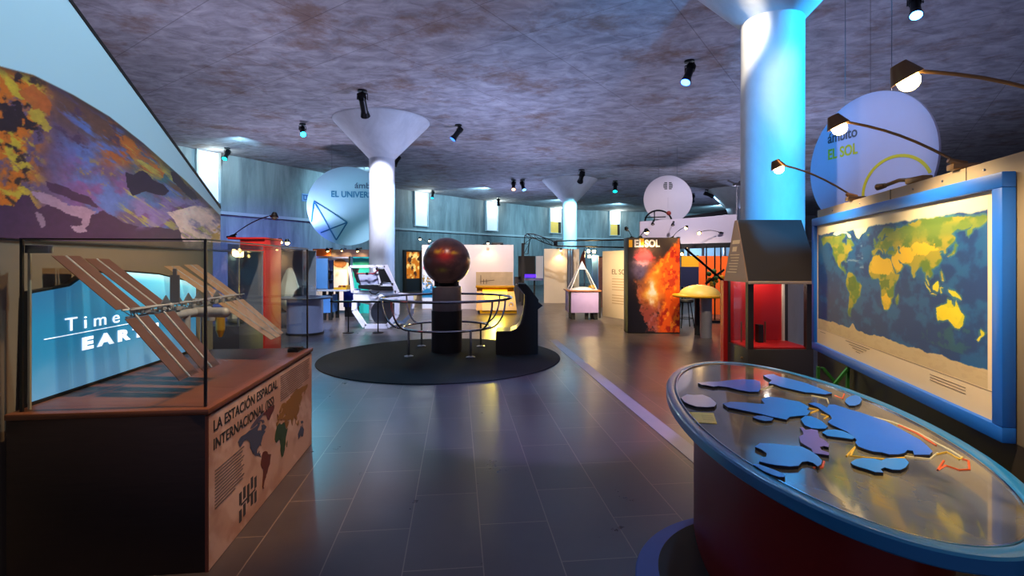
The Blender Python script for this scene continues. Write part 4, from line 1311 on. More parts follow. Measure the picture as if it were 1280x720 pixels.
# little blue sign fixed on the left stretch of the back wall
pm, ang = wall_at(381)
M = Matrix.Translation(pm) @ Matrix.Rotation(ang, 4, 'Z')
zc = H + 81 / F * pm.y
t = thing('small_wall_sign', 'tiny blue square sign on the concrete wall beside the round universe sign', 'sign', M @ Vector((0, -0.03, zc)), ang)
part('plate', B().box(-0.16, 0.16, 0, 0.028, -0.16, 0.16, 0.006), mat('sign_sky', (0.42, 0.55, 0.75), 0.5), t)
b = B()
b.box(-0.12, 0.12, -0.006, 0.0, 0.07, 0.11).box(-0.09, -0.05, -0.006, 0.0, -0.10, 0.07).box(0.05, 0.09, -0.006, 0.0, -0.10, 0.07).box(-0.05, 0.05, -0.006, 0, -0.10, -0.06)
part('mark', b, mat('sign_navy', (0.06, 0.25, 0.5), 0.5), t)

# ------------------------------------------------------------------ CENTRE: globe island
GC = Vector((-1.13, 8.87, 0))
solo('round_carpet', B().lathe([(0, 0), (1.93, 0), (1.945, 0.004), (1.94, 0.012), (0, 0.012)], (-1.16, 8.42, 0), 96), mat('black_carpet', (0.035, 0.035, 0.04), 1.0, 0, 0.25, 60, 0.2),
     'round black carpet on the floor under the dark globe and railing', 'carpet', (-1.16, 8.42, 0))
E_ = 0.012
ped = thing('globe_pedestal', 'cylindrical pedestal, grey above and black below, carrying the dark globe', 'pedestal', GC + Vector((0, 0, E_)))
part('lower_drum', B().lathe([(0, 0), (0.262, 0), (0.262, 0.71), (0, 0.71)], seg=56), BLACK, ped)
part('upper_drum', B().lathe([(0, 0.71), (0.25, 0.71), (0.25, 1.115), (0.235, 1.13), (0, 1.13)], seg=56), mat('pedestal_grey', (0.42, 0.39, 0.39), 0.32, 0.2), ped)
for a in (35, 145, 215, 325):
    ca, sa = math.cos(math.radians(a)), math.sin(math.radians(a))
    part('bracket', B().box(-0.03, 0.03, -0.02, 0.02, 1.125, 1.235, 0.004, M=Matrix.Translation((0.20 * ca, 0.20 * sa, 0)) @ Matrix.Rotation(math.radians(a), 4, 'Z')), BLACK, ped)
gl = thing('dark_globe', 'dark sphere with red and yellow reflections painted on its face, on the cylindrical pedestal', 'globe', (GC.x, GC.y, 1.172))
n1, n2 = 140, 90
lo_, la_ = np.meshgrid(np.linspace(-PI, PI, n1), np.linspace(-PI / 2, PI / 2, n2))
gr = 0.405
gpos = np.stack([GC.x + gr * np.cos(la_) * np.sin(lo_), GC.y - gr * np.cos(la_) * np.cos(lo_), 1.572 + gr * np.sin(la_)], -1)
c = np.zeros(lo_.shape + (3,)) + np.array((0.29, 0.20, 0.19))
c = mixc(c, (0.22, 0.15, 0.15), sstep(0.45, 0.6, fbm(lo_ * 3, la_ * 4, 3)))
gy_ = la_ - 0.40
gx_ = lo_ - 0.05
c = mixc(c, (0.70, 0.10, 0.06), np.exp(-((gx_ / 0.38) ** 2 + ((gy_ + 0.14) / 0.30) ** 2)) * 1.0)  # warm reflections painted into the sphere colour, faintly emissive
c = mixc(c, (0.85, 0.42, 0.12), np.exp(-((gx_ / 0.48) ** 2 + ((gy_ - 0.02) / 0.13) ** 2)) * sstep(0.35, 0.6, fbm(lo_ * 7, la_ * 7, 6)) * 1.2)
c = mixc(c, (0.80, 0.66, 0.16), np.exp(-(((gx_ + 0.32) / 0.18) ** 2 + ((gy_ - 0.0) / 0.09) ** 2)) * 0.8)
c = mixc(c, (0.75, 0.62, 0.16), np.exp(-(((gx_ - 0.40) / 0.18) ** 2 + ((gy_ + 0.05) / 0.07) ** 2)) * 0.8)
c = mixc(c, (0.45, 0.45, 0.12), np.exp(-(((gx_ + 0.12) / 0.20) ** 2 + ((gy_ + 0.78) / 0.10) ** 2)) * 0.5)
sph = grid_mesh('sphere', gpos, c, painted_mat('globe_painted_reflection', 0.28, coat=0.1, emis=0.16), gl, True)
for f in sph.data.polygons:
    f.use_smooth = True
part('socket', B().lathe([(0, 0), (0.13, 0), (0.16, 0.045), (0.14, 0.06), (0, 0.06)], (GC.x, GC.y, 1.144), 32), BLACK, gl, True)

rl = thing('bowl_railing', 'chrome ring railing with curved ribs around the globe pedestal', 'railing', GC + Vector((0, 0, E_)))
ring = lambda r, z, n=72: [(r * math.cos(2 * PI * k / n), r * math.sin(2 * PI * k / n), z) for k in range(n)]
part('upper_ring', B().tube(ring(1.12, 0.93), 0.022, 10, True), CHROME, rl)
part('lower_ring', B().tube(ring(0.75, 0.43), 0.020, 10, True), CHROME, rl)
for a in (200, 225, 318, 338, 35, 140):
    ca, sa = math.cos(math.radians(a)), math.sin(math.radians(a))
    pts = []
    for k in range(9):
        f = k / 8 * PI / 2
        r = 0.75 + (1.10 - 0.75) * math.sin(f) ** 0.9
        z = 0.43 + 0.50 * (1 - math.cos(f))
        pts.append((r * ca, r * sa, z))
    part('rib', B().tube(pts, 0.016, 8), CHROME, rl)
for a in (222, 308, 42, 135):
    ca, sa = math.cos(math.radians(a)), math.sin(math.radians(a))
    lg = part('leg', B().tube([(0.75 * ca, 0.75 * sa, 0.0), (0.75 * ca, 0.75 * sa, 0.43)], 0.019, 10), CHROME, rl)
    part('foot_plate', B().lathe([(0, 0), (0.075, 0), (0.075, 0.010), (0.03, 0.022), (0, 0.022)], (0.75 * ca, 0.75 * sa, 0), 20), STEEL, lg)

# black console with a curved front
CD0, CD1 = 8.55, 9.0


def cons(x, y):
    q = P(580 + x / 5.145, 310 + y / 5.145, 8.6)
    return (q.x, q.z)


prof = [(205, 668), (205, 528), (212, 522), (300, 522), (335, 505), (362, 468), (380, 410), (388, 340), (390, 285), (345, 225), (350, 215), (398, 218), (420, 240), (478, 318), (478, 335), (505, 356), (475, 380), (475, 668)]
pts = [cons(*q) for q in prof]
zmin = min(z for x, z in pts)
zmap = lambda z: E_ + (z - zmin) * 1.0
cn = thing('curved_console', 'black curved bench-like console with angled control head, right of the globe railing', 'console', (0.1, 8.78, E_), math.radians(4))
part('body', B().poly([(x, CD0, zmap(z)) for x, z in pts], (0, CD1 - CD0, 0)), BLACK, cn, True)
inner = [(206, 524), (212, 518), (300, 518), (337, 500), (366, 465), (384, 408), (392, 340), (393, 288)]
ip = [cons(*q) for q in inner]
b = B()
for (xa_, za), (xb_, zb) in zip(ip, ip[1:]):
    b.poly([(xa_, CD0 - 0.03, zmap(za)), (xb_, CD0 - 0.03, zmap(zb)), (xb_ + 0.018, CD0 - 0.03, zmap(zb) - 0.018), (xa_ + 0.018, CD0 - 0.03, zmap(za) - 0.018)], (0, CD1 - CD0 + 0.06, 0))
part('curved_liner', b, mat('liner_grey', (0.20, 0.19, 0.20), 0.35), cn, True)
a_, b_ = cons(338, 222), cons(392, 282)
nrm = Vector((-(zmap(b_[1]) - zmap(a_[1])), 0, b_[0] - a_[0])).normalized() * -1
if nrm.x > 0:
    nrm = -nrm
part('control_plate', B().poly([(a_[0], CD0 + 0.02, zmap(a_[1])), (b_[0], CD0 + 0.02, zmap(b_[1])), (b_[0], CD1 - 0.02, zmap(b_[1])), (a_[0], CD1 - 0.02, zmap(a_[1]))], nrm * 0.018), STEEL, cn, True)

# ------------------------------------------------------------------ CENTRE LEFT: white frame machine
MD, MB_ = 12.0, 12.75
fm = lambda x, y, d: P(425 + x / 7.2, 320 + y / 7.2, d)
mc = thing('white_frame_machine', 'white tubular frame machine with black pads, in front of the white glowing column', 'exhibit machine', (P(480, 400, 12.3).x, 12.3, 0))
WP = mat('machine_white', (0.88, 0.87, 0.92), 0.38, 0, 0.05)


def flatbar(b, a, c_, wd, dep):
    a, c_ = Vector(a), Vector(c_)
    t_ = (c_ - a).normalized()
    s_ = Vector((-t_.z, 0, t_.x)) * wd / 2
    b.poly([a + s_, c_ + s_, c_ - s_, a - s_], (0, dep, 0))


def gnd(v, z):
    return Vector((v.x, v.y, z))


fr_ = [fm(128, 400, MD), fm(125, 490, MD), gnd(fm(222, 640, MD), 0.045), gnd(fm(425, 645, MD), 0.045), fm(510, 530, MD), fm(512, 390, MD)]
b = B()
for a, c_ in zip(fr_, fr_[1:]):
    flatbar(b, a, c_, 0.11, 0.08)
part('front_frame', b, WP, mc, True)
bk_ = [fm(282, 430, MB_), fm(285, 480, MB_), gnd(fm(350, 610, MB_), 0.045), gnd(fm(565, 612, MB_), 0.045), fm(648, 520, MB_), fm(655, 390, MB_)]
b = B()
for a, c_ in zip(bk_, bk_[1:]):
    flatbar(b, a, c_, 0.09, 0.08)
part('rear_frame', b, WP, mc, True)
b = B()
for i, j in ((2, 2), (3, 3)):
    b.tube([fr_[i] + Vector((0, 0.03, 0)), bk_[j] + Vector((0, 0.03, 0))], 0.03, 8)
b.tube([fr_[5] + Vector((0, 0.03, 0)), bk_[5] + Vector((0, 0.03, 0))], 0.035, 8)
b.tube([fr_[0] + Vector((0, 0.03, 0)), bk_[0] + Vector((0, 0.03, 0))], 0.035, 8)
part('cross_tube', b, WP, mc, True)
b = B()
flatbar(b, fm(120, 372, MD), fm(520, 372, MD), 0.16, 0.5)
flatbar(b, fm(500, 365, MD + 0.1), fm(662, 375, MD + 0.1), 0.13, 0.4)
part('seat_beam', b, WP, mc, True)
b = B()
for a, c_, wd in (((85, 95), (112, 330), 0.06), ((85, 95), (405, 92), 0.055), ((405, 85), (512, 330), 0.085), ((112, 322), (505, 322), 0.06), ((330, 105), (372, 265), 0.06), ((360, 252), (480, 255), 0.06), ((300, 120), (340, 120), 0.12)):
    flatbar(b, fm(a[0], a[1], MD - 0.02), fm(c_[0], c_[1], MD - 0.02), wd, 0.09)
part('tilted_back_frame', b, WP, mc, True)
b = B()
b.poly([fm(165, 165, MD + 0.04), fm(340, 150, MD + 0.04), fm(365, 250, MD + 0.04), fm(175, 262, MD + 0.04)], (0, 0.03, 0))
part('back_plate', b, mat('machine_plate', (0.66, 0.67, 0.78), 0.4), mc, True)
PAD = mat('black_pad', (0.045, 0.045, 0.05), 0.5)
part('pad', B().poly([fm(108, 112, MD - 0.04), fm(160, 112, MD - 0.04), fm(148, 150, MD - 0.04), fm(180, 255, MD - 0.04), fm(150, 235, MD - 0.04)], (0, 0.12, 0)), PAD, mc, True)
part('pad', B().poly([fm(338, 116, MD - 0.04), fm(398, 116, MD - 0.04), fm(462, 236, MD - 0.04), fm(372, 240, MD - 0.04), fm(352, 170, MD - 0.04)], (0, 0.12, 0)), PAD, mc, True)
part('pad', B().poly([fm(163, 262, MD - 0.08), fm(340, 262, MD - 0.08), fm(350, 275, MD - 0.08), fm(470, 275, MD - 0.08), fm(477, 312, MD - 0.08), fm(340, 312, MD - 0.08), fm(165, 292, MD - 0.08)], (0, 0.2, 0)), PAD, mc, True)
part('red_bar', B().tube([fm(150, 158, MD - 0.08), fm(300, 160, MD - 0.08), fm(345, 128, MD - 0.08)], 0.016, 8), mat('red_tube', (0.55, 0.10, 0.16), 0.4), mc, True)
part('buckle', B().box(-0.03, 0.03, -0.03, 0.03, -0.03, 0.03, 0.01, M=Matrix.Translation(fm(245, 160, MD - 0.08))), BLACKM, mc, True)
part('seat_belt', B().tube([fm(265, 318, MD - 0.06), fm(285, 338, MD - 0.08), fm(320, 342, MD - 0.08), fm(352, 322, MD - 0.06)], 0.014, 8), BLACKM, mc, True)
part('joint_cover', B().sphere(fm(370, 370, MD - 0.03), 0.07, 16), WHITE, mc, True)
part('flywheel', B().lathe([(0, -0.04), (0.30, -0.04), (0.32, 0), (0.30, 0.04), (0, 0.04)], (0, 0, 0), 40), mat('machine_grey', (0.36, 0.36, 0.38), 0.4), mc, False)
fw_ = bpy.data.objects['flywheel']
q = WM[mc.name].inverted() @ fm(395, 520, MD + 0.38)
fw_.data.transform(Matrix.Translation((q.x, q.y, max(q.z, 0.34))) @ Matrix.Rotation(PI / 2, 4, 'X'))

br_ = thing('low_barrier', 'thin black barrier rail on two posts in front of the white frame machine', 'barrier', (P(440, 400, 11.3).x, 11.3, 0))
zb = H - 49 / F * 11.3
xs_ = [P(x, 400, 11.3).x for x in (413, 436, 473, 492)]
part('rail', B().tube([(xs_[0], 11.3, zb), (xs_[3], 11.2, zb)], 0.022, 8), BLACKM, br_, True)
for x in xs_[1:3]:
    lg = part('post', B().tube([(x, 11.27, 0), (x, 11.27, zb)], 0.014, 8), BLACKM, br_, True)
    part('post_base', B().lathe([(0, 0), (0.12, 0), (0.12, 0.012), (0, 0.02)], (x, 11.27, 0), 20), BLACKM, lg, True)
# ------------------------------------------------------------------ LEFT BACKGROUND
cab = thing('red_cabinet', 'tall red cabinet pillar with a blue cloud picture, standing behind the glass display case', 'cabinet', (P(315, 400, 7.0).x, 7.15, 0))
xa, xb = P(300, 0, 7.0).x, P(331, 0, 7.0).x
zt = H + 29 / F * 7
REDC = mat('cabinet_red', (0.82, 0.16, 0.12), 0.42, 0, 0.05)
part('body', B().box(xa, xb, 7.0, 7.5, 0.06, zt, 0.006), REDC, cab, True)
part('top_cover', B().box(xa - 0.16, xb + 0.005, 6.98, 7.52, zt, zt + 0.025, 0.004), REDC, cab, True)
part('toe_kick', B().box(xa + 0.02, xb - 0.02, 7.03, 7.48, 0, 0.06), BLACK, cab, True)
zp0, zp1 = H - 120 / F * 7, H - 78 / F * 7
gx, gz = np.meshgrid(np.linspace(xa + 0.06, xb - 0.03, 30), np.linspace(zp0, zp1, 40))
c = np.zeros(gx.shape + (3,)) + np.array((0.10, 0.32, 0.70))
c = mixc(c, (0.90, 0.94, 0.98), sstep(0.48, 0.62, fbm(gx * 16, gz * 14, 5)))
grid_mesh('cloud_picture', np.stack([gx, gx * 0 + 6.995, gz], -1), c, painted_mat('poster_print', 0.4), cab, True)
text('lettering', 'LA', 0.075, WHITE, cab, (xb - 0.115 - cab.location.x, 6.993 - cab.location.y, H - (321 - HY + 2) / F * 7 + 0.04))
b = B()
for k in range(3):
    b.box(xa + 0.07 + 0.045 * k, xa + 0.075 + 0.045 * k, 6.992, 7.0, 1.05, 1.35)
part('vent_lines', b, mat('cabinet_red_dark', (0.5, 0.07, 0.06), 0.5), cab, True)

ROCK = mat('pale_rock', (0.66, 0.60, 0.50), 0.8, 0, 0.25, 6, 0.4)


def showcase(label, x0, x1, d, dep, ptop, pbase, rock):
    """glass showcase on a dark plinth"""
    A, Bx = P(x0, 0, d).x, P(x1, 0, d).x
    zt = H + (HY - ptop) / F * d
    zb = H + (HY - pbase) / F * d
    t = thing('glass_showcase', label, 'showcase', ((A + Bx) / 2, d + dep / 2, 0), 0, 'glass showcases behind the display case')
    part('plinth', B().box(A, Bx, d, d + dep, 0, zb, 0.005), mat('showcase_plinth', (0.24, 0.22, 0.22), 0.5), t, True)
    part('front_pane', B().box(A, Bx, d + 0.005, d + 0.011, zb, zt), GLASS, t, True)
    part('side_pane', B().box(Bx - 0.011, Bx - 0.005, d + 0.011, d + dep, zb, zt), GLASS, t, True)
    part('lid', B().box(A - 0.01, Bx + 0.01, d - 0.01, d + dep, zt, zt + 0.015), STEEL, t, True)
    for x in (A + 0.01, Bx - 0.012):
        part('edge_post', B().box(x - 0.01, x + 0.01, d - 0.004, d + 0.016, zb, zt), STEEL, t, True)
    part('back_panel', B().box(A, Bx, d + dep - 0.03, d + dep, zb, zt), mat('showcase_back', (0.46, 0.46, 0.50), 0.6), t, True)
    return t, A, Bx, zb, zt


t1, A1, B1, zb1, zt1 = showcase('low glass showcase with grey back, just left of the red cabinet', 252, 299, 6.2, 0.6, 314, 408, 1)
t2, A2, B2, zb2, zt2 = showcase('glass showcase holding a pale stone, between red cabinet and domed drum table', 332, 379, 12.0, 0.8, 313, 392, 1)


def rock(label, c, r, h, seed):
    b = B()
    b.sphere((0, 0, h / 2), 1.0, 20)
    for v_ in b.bm.verts:
        n_ = (math.sin(v_.co.x * 5 + seed) + math.sin(v_.co.y * 6 + 2 * seed) + math.sin(v_.co.z * 4 + seed)) * 0.08
        z = v_.co.z - h / 2
        wd = r * (1.0 - 0.35 * z + n_)
        v_.co = Vector((v_.co.x * wd, v_.co.y * wd, h / 2 + z * h / 2 * (1 + n_ * 0.3)))
    mz = min(v_.co.z for v_ in b.bm.verts)
    for v_ in b.bm.verts:
        v_.co += Vector((c[0], c[1], c[2] - mz))
    solo('stone_specimen', b, ROCK, label, 'stone', c)


rock('tall pale stone standing in glass showcase right of red cabinet', ((A2 + B2) / 2 - 0.05, 12.42, zb2), 0.24, 1.05, 1.3)
rock('round greyish stone in the glass showcase left of the red cabinet', ((A1 + B1) / 2 + 0.05, 6.5, zb1), 0.11, 0.22, 2.9)

# lamps above the showcases
hb = Vector((P(289, 0, 7.2).x, 7.2, zt + 0.025))
arm_lamp('arm_lamp', hb, P(343, 270, 7.0), 'black arm lamp reaching from the red cabinet top across the concrete wall', 'showcase arm lamps', 22, 100, (-3.1, 6.5, 0.0), False, 1.0, BLACKM)
for x, y, lab in ((350, 301, 'small warm lamp of a close pair above the stone showcase, nearer the red cabinet'), (359, 302, 'small warm lamp of a close pair above the stone showcase, nearer the drum table')):
    q = P(x, y, 12.1)
    arm_lamp('clip_lamp', (q.x - 0.02, 12.2, zt2 + 0.015), q, lab, 'clip lamps on the stone showcase', 16, 120, (q.x, q.y + 0.3, 0), True, 1.3, BLACKM)

# drum table with glass dome
X, d = P(381.5, 0, 11.1).x, 11.1
t = thing('drum_table', 'blue grey drum shaped table with dark disc top, left of the low barrier', 'table', (X, d, 0))
part('drum', B().lathe([(0, 0), (0.37, 0), (0.37, 0.77), (0, 0.77)], seg=48), mat('drum_blue_grey', (0.52, 0.58, 0.74), 0.32, 0.3), t)
part('plinth_ring', B().lathe([(0.375, 0.0), (0.385, 0.0), (0.385, 0.05), (0.375, 0.05)], seg=48), BLACK, t)
part('disc_top', B().lathe([(0, 0.77), (0.56, 0.77), (0.57, 0.785), (0.56, 0.80), (0, 0.80)], seg=56), mat('disc_dark', (0.16, 0.18, 0.24), 0.3), t)
dm = thing('glass_dome', 'small clear glass dome sitting on the blue grey drum table', 'dome', (X + 0.03, d, 0.80))
prof = [(0.27 * math.cos(a), 0.27 * 0.95 * math.sin(a)) for a in np.linspace(0, PI / 2, 14)]
prof[-1] = (0, prof[-1][1])
part('dome', B().lathe(prof, seg=40), glass_mat('dome_glass', (0.93, 0.96, 1.0), 1.6), dm)
part('base_ring', B().lathe([(0.26, 0), (0.29, 0), (0.29, 0.02), (0.26, 0.02)], seg=40), CHROME, dm)

# blue gadget counter and what stands on it
t = thing('blue_counter', 'pale counter table with blue side panel and dark legs, beyond the drum table', 'table', (P(405, 0, 13.9).x, 13.9, 0))
zc = H - 34 / F * 13.8
part('top', B().box(P(376, 0, 13.8).x, P(436, 0, 13.8).x, 13.6, 14.5, zc - 0.04, zc, 0.006), mat('counter_pale', (0.72, 0.74, 0.80), 0.4), t, True)
part('apron_panel', B().pxbox(403, 369, 413, 391, 13.75, 0.6), mat('counter_blue', (0.30, 0.52, 0.80), 0.4), t, True)
for x, y in ((405.5, 13.8), (413, 13.8), (405.5, 14.35), (413, 14.35), (379, 13.8), (379, 14.35)):
    xx = P(x, 0, 13.8).x
    part('leg', B().box(xx - 0.04, xx + 0.04, y - 0.04, y + 0.04, 0, zc - 0.04), BLACK, t, True)
t = thing('blue_screen_panel', 'plain light blue upright panel standing on the pale counter beyond the drum table', 'panel', (P(393, 0, 13.7).x, 13.95, zc))
part('panel', B().box(P(381, 0, 13.7).x, P(406, 0, 13.7).x, 13.9, 13.96, zc, H + 5 / F * 13.8, 0.006), mat('panel_sky', (0.36, 0.60, 0.86), 0.45), t, True)
part('foot', B().box(P(382, 0, 13.7).x, P(405, 0, 13.7).x, 13.85, 13.98, zc, zc + 0.02), STEEL, t, True)
t = thing('gadget_rack', 'upright rack of dark and silver instruments on the pale counter, beside the blue panel', 'rack', (P(411, 0, 14.0).x, 14.05, zc))
xl, xr = P(406.5, 0, 14).x, P(414.5, 0, 14).x
part('rack_board', B().box(xl, xr, 14.12, 14.16, zc, zc + 0.80), mat('rack_navy', (0.10, 0.14, 0.30), 0.5), t, True)
for k in range(3):
    part('instrument', B().lathe([(0, 0), (0.045, 0), (0.045, 0.16), (0.02, 0.2), (0.02, 0.24), (0, 0.24)], (xl + 0.045 + 0.04 * (k % 2), 14.06, zc + 0.02 + 0.25 * k), 14), STEEL if k != 1 else BLACKM, t, True)
part('shelf', B().box(xl, xr, 14.0, 14.13, zc, zc + 0.02).box(xl, xr, 14.0, 14.13, zc + 0.25, zc + 0.27).box(xl, xr, 14.0, 14.13, zc + 0.50, zc + 0.52), mat('rack_navy', (0.10, 0.14, 0.30), 0.5), t, True)
t = thing('yellow_tray', 'shallow orange and yellow tray on the end of the pale counter', 'tray', (P(428, 0, 14).x, 14.0, zc))
xl, xr = P(421, 0, 14).x, P(437, 0, 14).x
part('tray', B().box(xl, xr, 13.75, 14.2, zc, zc + 0.02).box(xl, xr, 13.75, 13.77, zc + 0.02, zc + 0.06).box(xl, xr, 14.18, 14.2, zc + 0.02, zc + 0.10).box(xr - 0.02, xr, 13.77, 14.18, zc + 0.02, zc + 0.12), mat('tray_yellow', (0.90, 0.68, 0.15), 0.45), t, True)
part('sample', B().sphere((xl + 0.1, 13.95, zc + 0.065), 0.045, 12).sphere((xl + 0.2, 14.0, zc + 0.065), 0.045, 12), mat('sample_rust', (0.55, 0.25, 0.10), 0.7), t, True)
t = thing('blue_bin', 'deep blue box cabinet under the end of the pale counter, beside the white machine', 'cabinet', (P(431, 0, 14.3).x, 14.3, 0))
part('box', B().box(P(424, 0, 14.2).x, P(440, 0, 14.2).x, 14.55, 15.0, 0.28, 0.78, 0.006), mat('deep_blue', (0.06, 0.16, 0.55), 0.4), t, True)
part('stand', B().box(P(425, 0, 14.2).x, P(439, 0, 14.2).x, 14.6, 14.95, 0, 0.28), BLACK, t, True)

# stand with white lit back wall, orange and dark header
t = thing('lit_exhibit_stand', 'exhibit stand with orange header board and bright white back panel, behind the pale counter', 'exhibit stand', (P(425, 0, 15.6).x, 15.6, 0))
part('back_panel', B().pxbox(391, 320, 436, 388, 15.6, 0.06), mat('lit_white', (0.94, 0.92, 0.90), 0.5), t, True)
part('header', B().pxbox(391, 311, 414, 320, 15.2, 0.10), mat('header_orange', (0.72, 0.36, 0.08), 0.5), t, True)
part('header_dark', B().pxbox(414, 312, 463, 321, 15.2, 0.10), mat('header_bronze', (0.26, 0.19, 0.20), 0.5), t, True)
for x in (391.8, 436.5, 462):
    part('upright', B().pxbox(x - 0.8, 312, x + 0.8, HY + F * H / 15.3, 15.22, 0.06), BLACKM, t, True)
q = P(425, 329, 15.6)
n_ = 40
part('oval_picture', B().poly([(q.x + 0.20 * math.cos(2 * PI * k / n_), 15.57, q.z + 0.125 * math.sin(2 * PI * k / n_)) for k in range(n_)], (0, 0.02, 0)), mat('oval_tan', (0.66, 0.46, 0.28), 0.5, 0, 0.5, 14), t, True)
part('turquoise_panel', B().pxbox(441, 321, 470, 392, 15.6, 0.06), mat('turquoise', (0.14, 0.74, 0.72), 0.45), t, True)
q = P(427, 316, 15.1)
for x, lab in ((411.5, 'warm lamp on the orange end of the exhibit header'), (429, 'small warm lamp in the middle of the exhibit header'), (448.5, 'warm lamp on the dark end of the exhibit header')):
    q = P(x, 312.5, 15.0)
    arm_lamp('header_lamp', (q.x, 15.22, H + 16.5 / F * 15.2), q + Vector((0, -0.15, 0)), lab, 'lamps on the exhibit header', 30, 110, (q.x, 15.6, 0.9), True, 0.75 if x == 429 else 1.1, BLACKM)

# ------------------------------------------------------------------ CENTRE BACKGROUND: white partition with yellow light table
t = thing('white_partition', 'wide white partition wall behind the dark globe', 'partition', (P(585, 0, 17).x, 17.05, 0))
xa, xb = P(527.5, 0, 17).x, P(642, 0, 17).x
zt = H + 22 / F * 17
part('board', B().box(xa, xb, 17.0, 17.12, 0, zt, 0.006), mat('partition_white', (0.88, 0.84, 0.84), 0.55, 0, 0.03), t, True)
gx, gz = np.meshgrid(np.linspace(xa + 0.01, P(541.5, 0, 17).x, 40), np.linspace(0.02, zt - 0.02, 120))
c = np.zeros(gx.shape + (3,)) + np.array((0.80, 0.86, 0.94))
dots = fbm(gx * 12, gz * 12, 8, 2)
c = mixc(c, (0.10, 0.45, 0.70), sstep(0.58, 0.64, dots) * sstep(1.15, 0.9, gz) * sstep(0.5, 0.6, gz))
c = mixc(c, (0.55, 0.45, 0.15), sstep(0.60, 0.66, fbm(gx * 14, gz * 14, 18, 2)) * sstep(1.2, 1.0, gz) * sstep(0.6, 0.8, gz))
c = mixc(c, (0.08, 0.45, 0.65), sstep(0.66, 0.60, gz + 0.06 * np.sin(gx * 14)) * sstep(0.35, 0.42, gz))
c = mixc(c, (0.80, 0.25, 0.30), ((gx - xa - 0.12) ** 2 + (gz - 1.37) ** 2 < 0.006) * 1.0)
grid_mesh('dotted_graphic', np.stack([gx, gx * 0 + 16.995, gz], -1), c, painted_mat('poster_print', 0.4), t, True)
zf0, zf1 = H - 29 / F * 17, H - 12 / F * 17
part('photo_panel', B().box(P(595, 0, 17).x, P(641, 0, 17).x, 16.985, 17.0, zf0, zf1), mat('photo_beige', (0.74, 0.66, 0.52), 0.5, 0, 0.25, 5), t, True)
b = B()
for x in (601, 604.5, 608):
    qa, qb = P(x, 355, 16.98), P(x, 349 if x != 601 else 344, 16.98)
    b.tube([qa, qb], 0.012, 6)
b.tube([P(600, 352, 16.98), P(618, 350, 16.98)], 0.01, 6)
part('photo_drawing', b, mat('drawing_brown', (0.35, 0.27, 0.2), 0.6), t, True)
b = B().box(P(614, 0, 17).x, P(629, 0, 17).x, 16.99, 17.13, zt, zt + 0.07, 0.02)
solo('black_projector_box', b, BLACK, 'flat black box lying on top of the white partition', 'box', (P(621, 0, 17).x, 17.06, zt))
for (hx, hy, bx, lab, pw_) in ((525, 298, 536, 'faint warm arm lamp over the outer end of the white partition', 10), (537, 300, 545, 'brighter warm arm lamp above the dark globe', 22), (610, 303, 604, 'small arm lamp over the middle of the white partition', 16)):
    hp = P(hx, hy, 16.7)
    arm_lamp('partition_lamp', (P(bx, 0, 17).x, 17.06, zt), hp, lab, 'arm lamps on the white partition', pw_, 110, (hp.x, 17.0, 1.0), True, 0.9, BLACKM)
b = B()

yt = thing('yellow_light_table', 'glowing yellow slanted light table in front of the white partition', 'light table', (P(620, 0, 15.9).x, 16.0, 0))
zl = H - 58.5 / F * 15.6
YB = mat('yellow_body', (0.94, 0.70, 0.0), 0.4, 0, 0.05)
zr = H - 30 / F * 15.9
b = B()
b.poly([P(603, 388, 15.55), P(646, 388, 15.55), P(642, 358, 16.05), P(600, 358, 16.05)], (0, 0.06, 0))
part('slanted_front', b, YB, yt, True)
q0_, q1_ = P(595, 357, 16.0), P(643, 357, 16.0)
part('top_ledge', B().box(q0_.x, q1_.x, 15.85, 16.25, q0_.z - 0.06, q0_.z, 0.008), mat('yellow_ledge', (0.80, 0.58, 0.08), 0.45), yt, True)
part('side_cheek', B().poly([P(595, 388, 15.6), P(603, 388, 15.6), P(603, 359, 16.0), P(596, 359, 16.0)], (0, 0.08, 0)), mat('yellow_ledge', (0.80, 0.58, 0.08), 0.45), yt, True)
zfoot = P(620, 388, 15.6).z
part('rear_cabinet', B().box(q0_.x + 0.05, q1_.x - 0.03, 16.05, 16.25, 0, q0_.z - 0.06), BLACK, yt, True)
part('front_foot', B().box(P(600, 0, 15.6).x, P(646, 0, 15.6).x, 15.58, 15.7, 0, zfoot + 0.02), YB, yt, True)
fa = lambda u_, v_: P(603 - 3 * v_ + u_ * 43 - 0 * v_, 388 - 30 * v_, 15.55 + 0.5 * v_) + Vector((0, -0.012, 0))
part('lit_pane', B().poly([fa(0.12, 0.45), fa(0.74, 0.45), fa(0.78, 0.86), fa(0.06, 0.86)], (0, 0.008, 0)), mat('lit_yellow_pane', (1.0, 0.84, 0.16), 0.4, emis=2.2, ecol=(1.0, 0.80, 0.12)), yt, True)
part('handwheel', B().tube([fa(0.85, 0.25) + Vector((0.06 * math.cos(2 * PI * k / 16), -0.02, 0.06 * math.sin(2 * PI * k / 16))) for k in range(16)], 0.012, 6, True), WHITE, yt, True)
spot('light_table_glow', P(620, 362, 15.4), P(622, 420, 13.0), 160, (1.0, 0.78, 0.08), 120, 0.8, 0.15, yt)

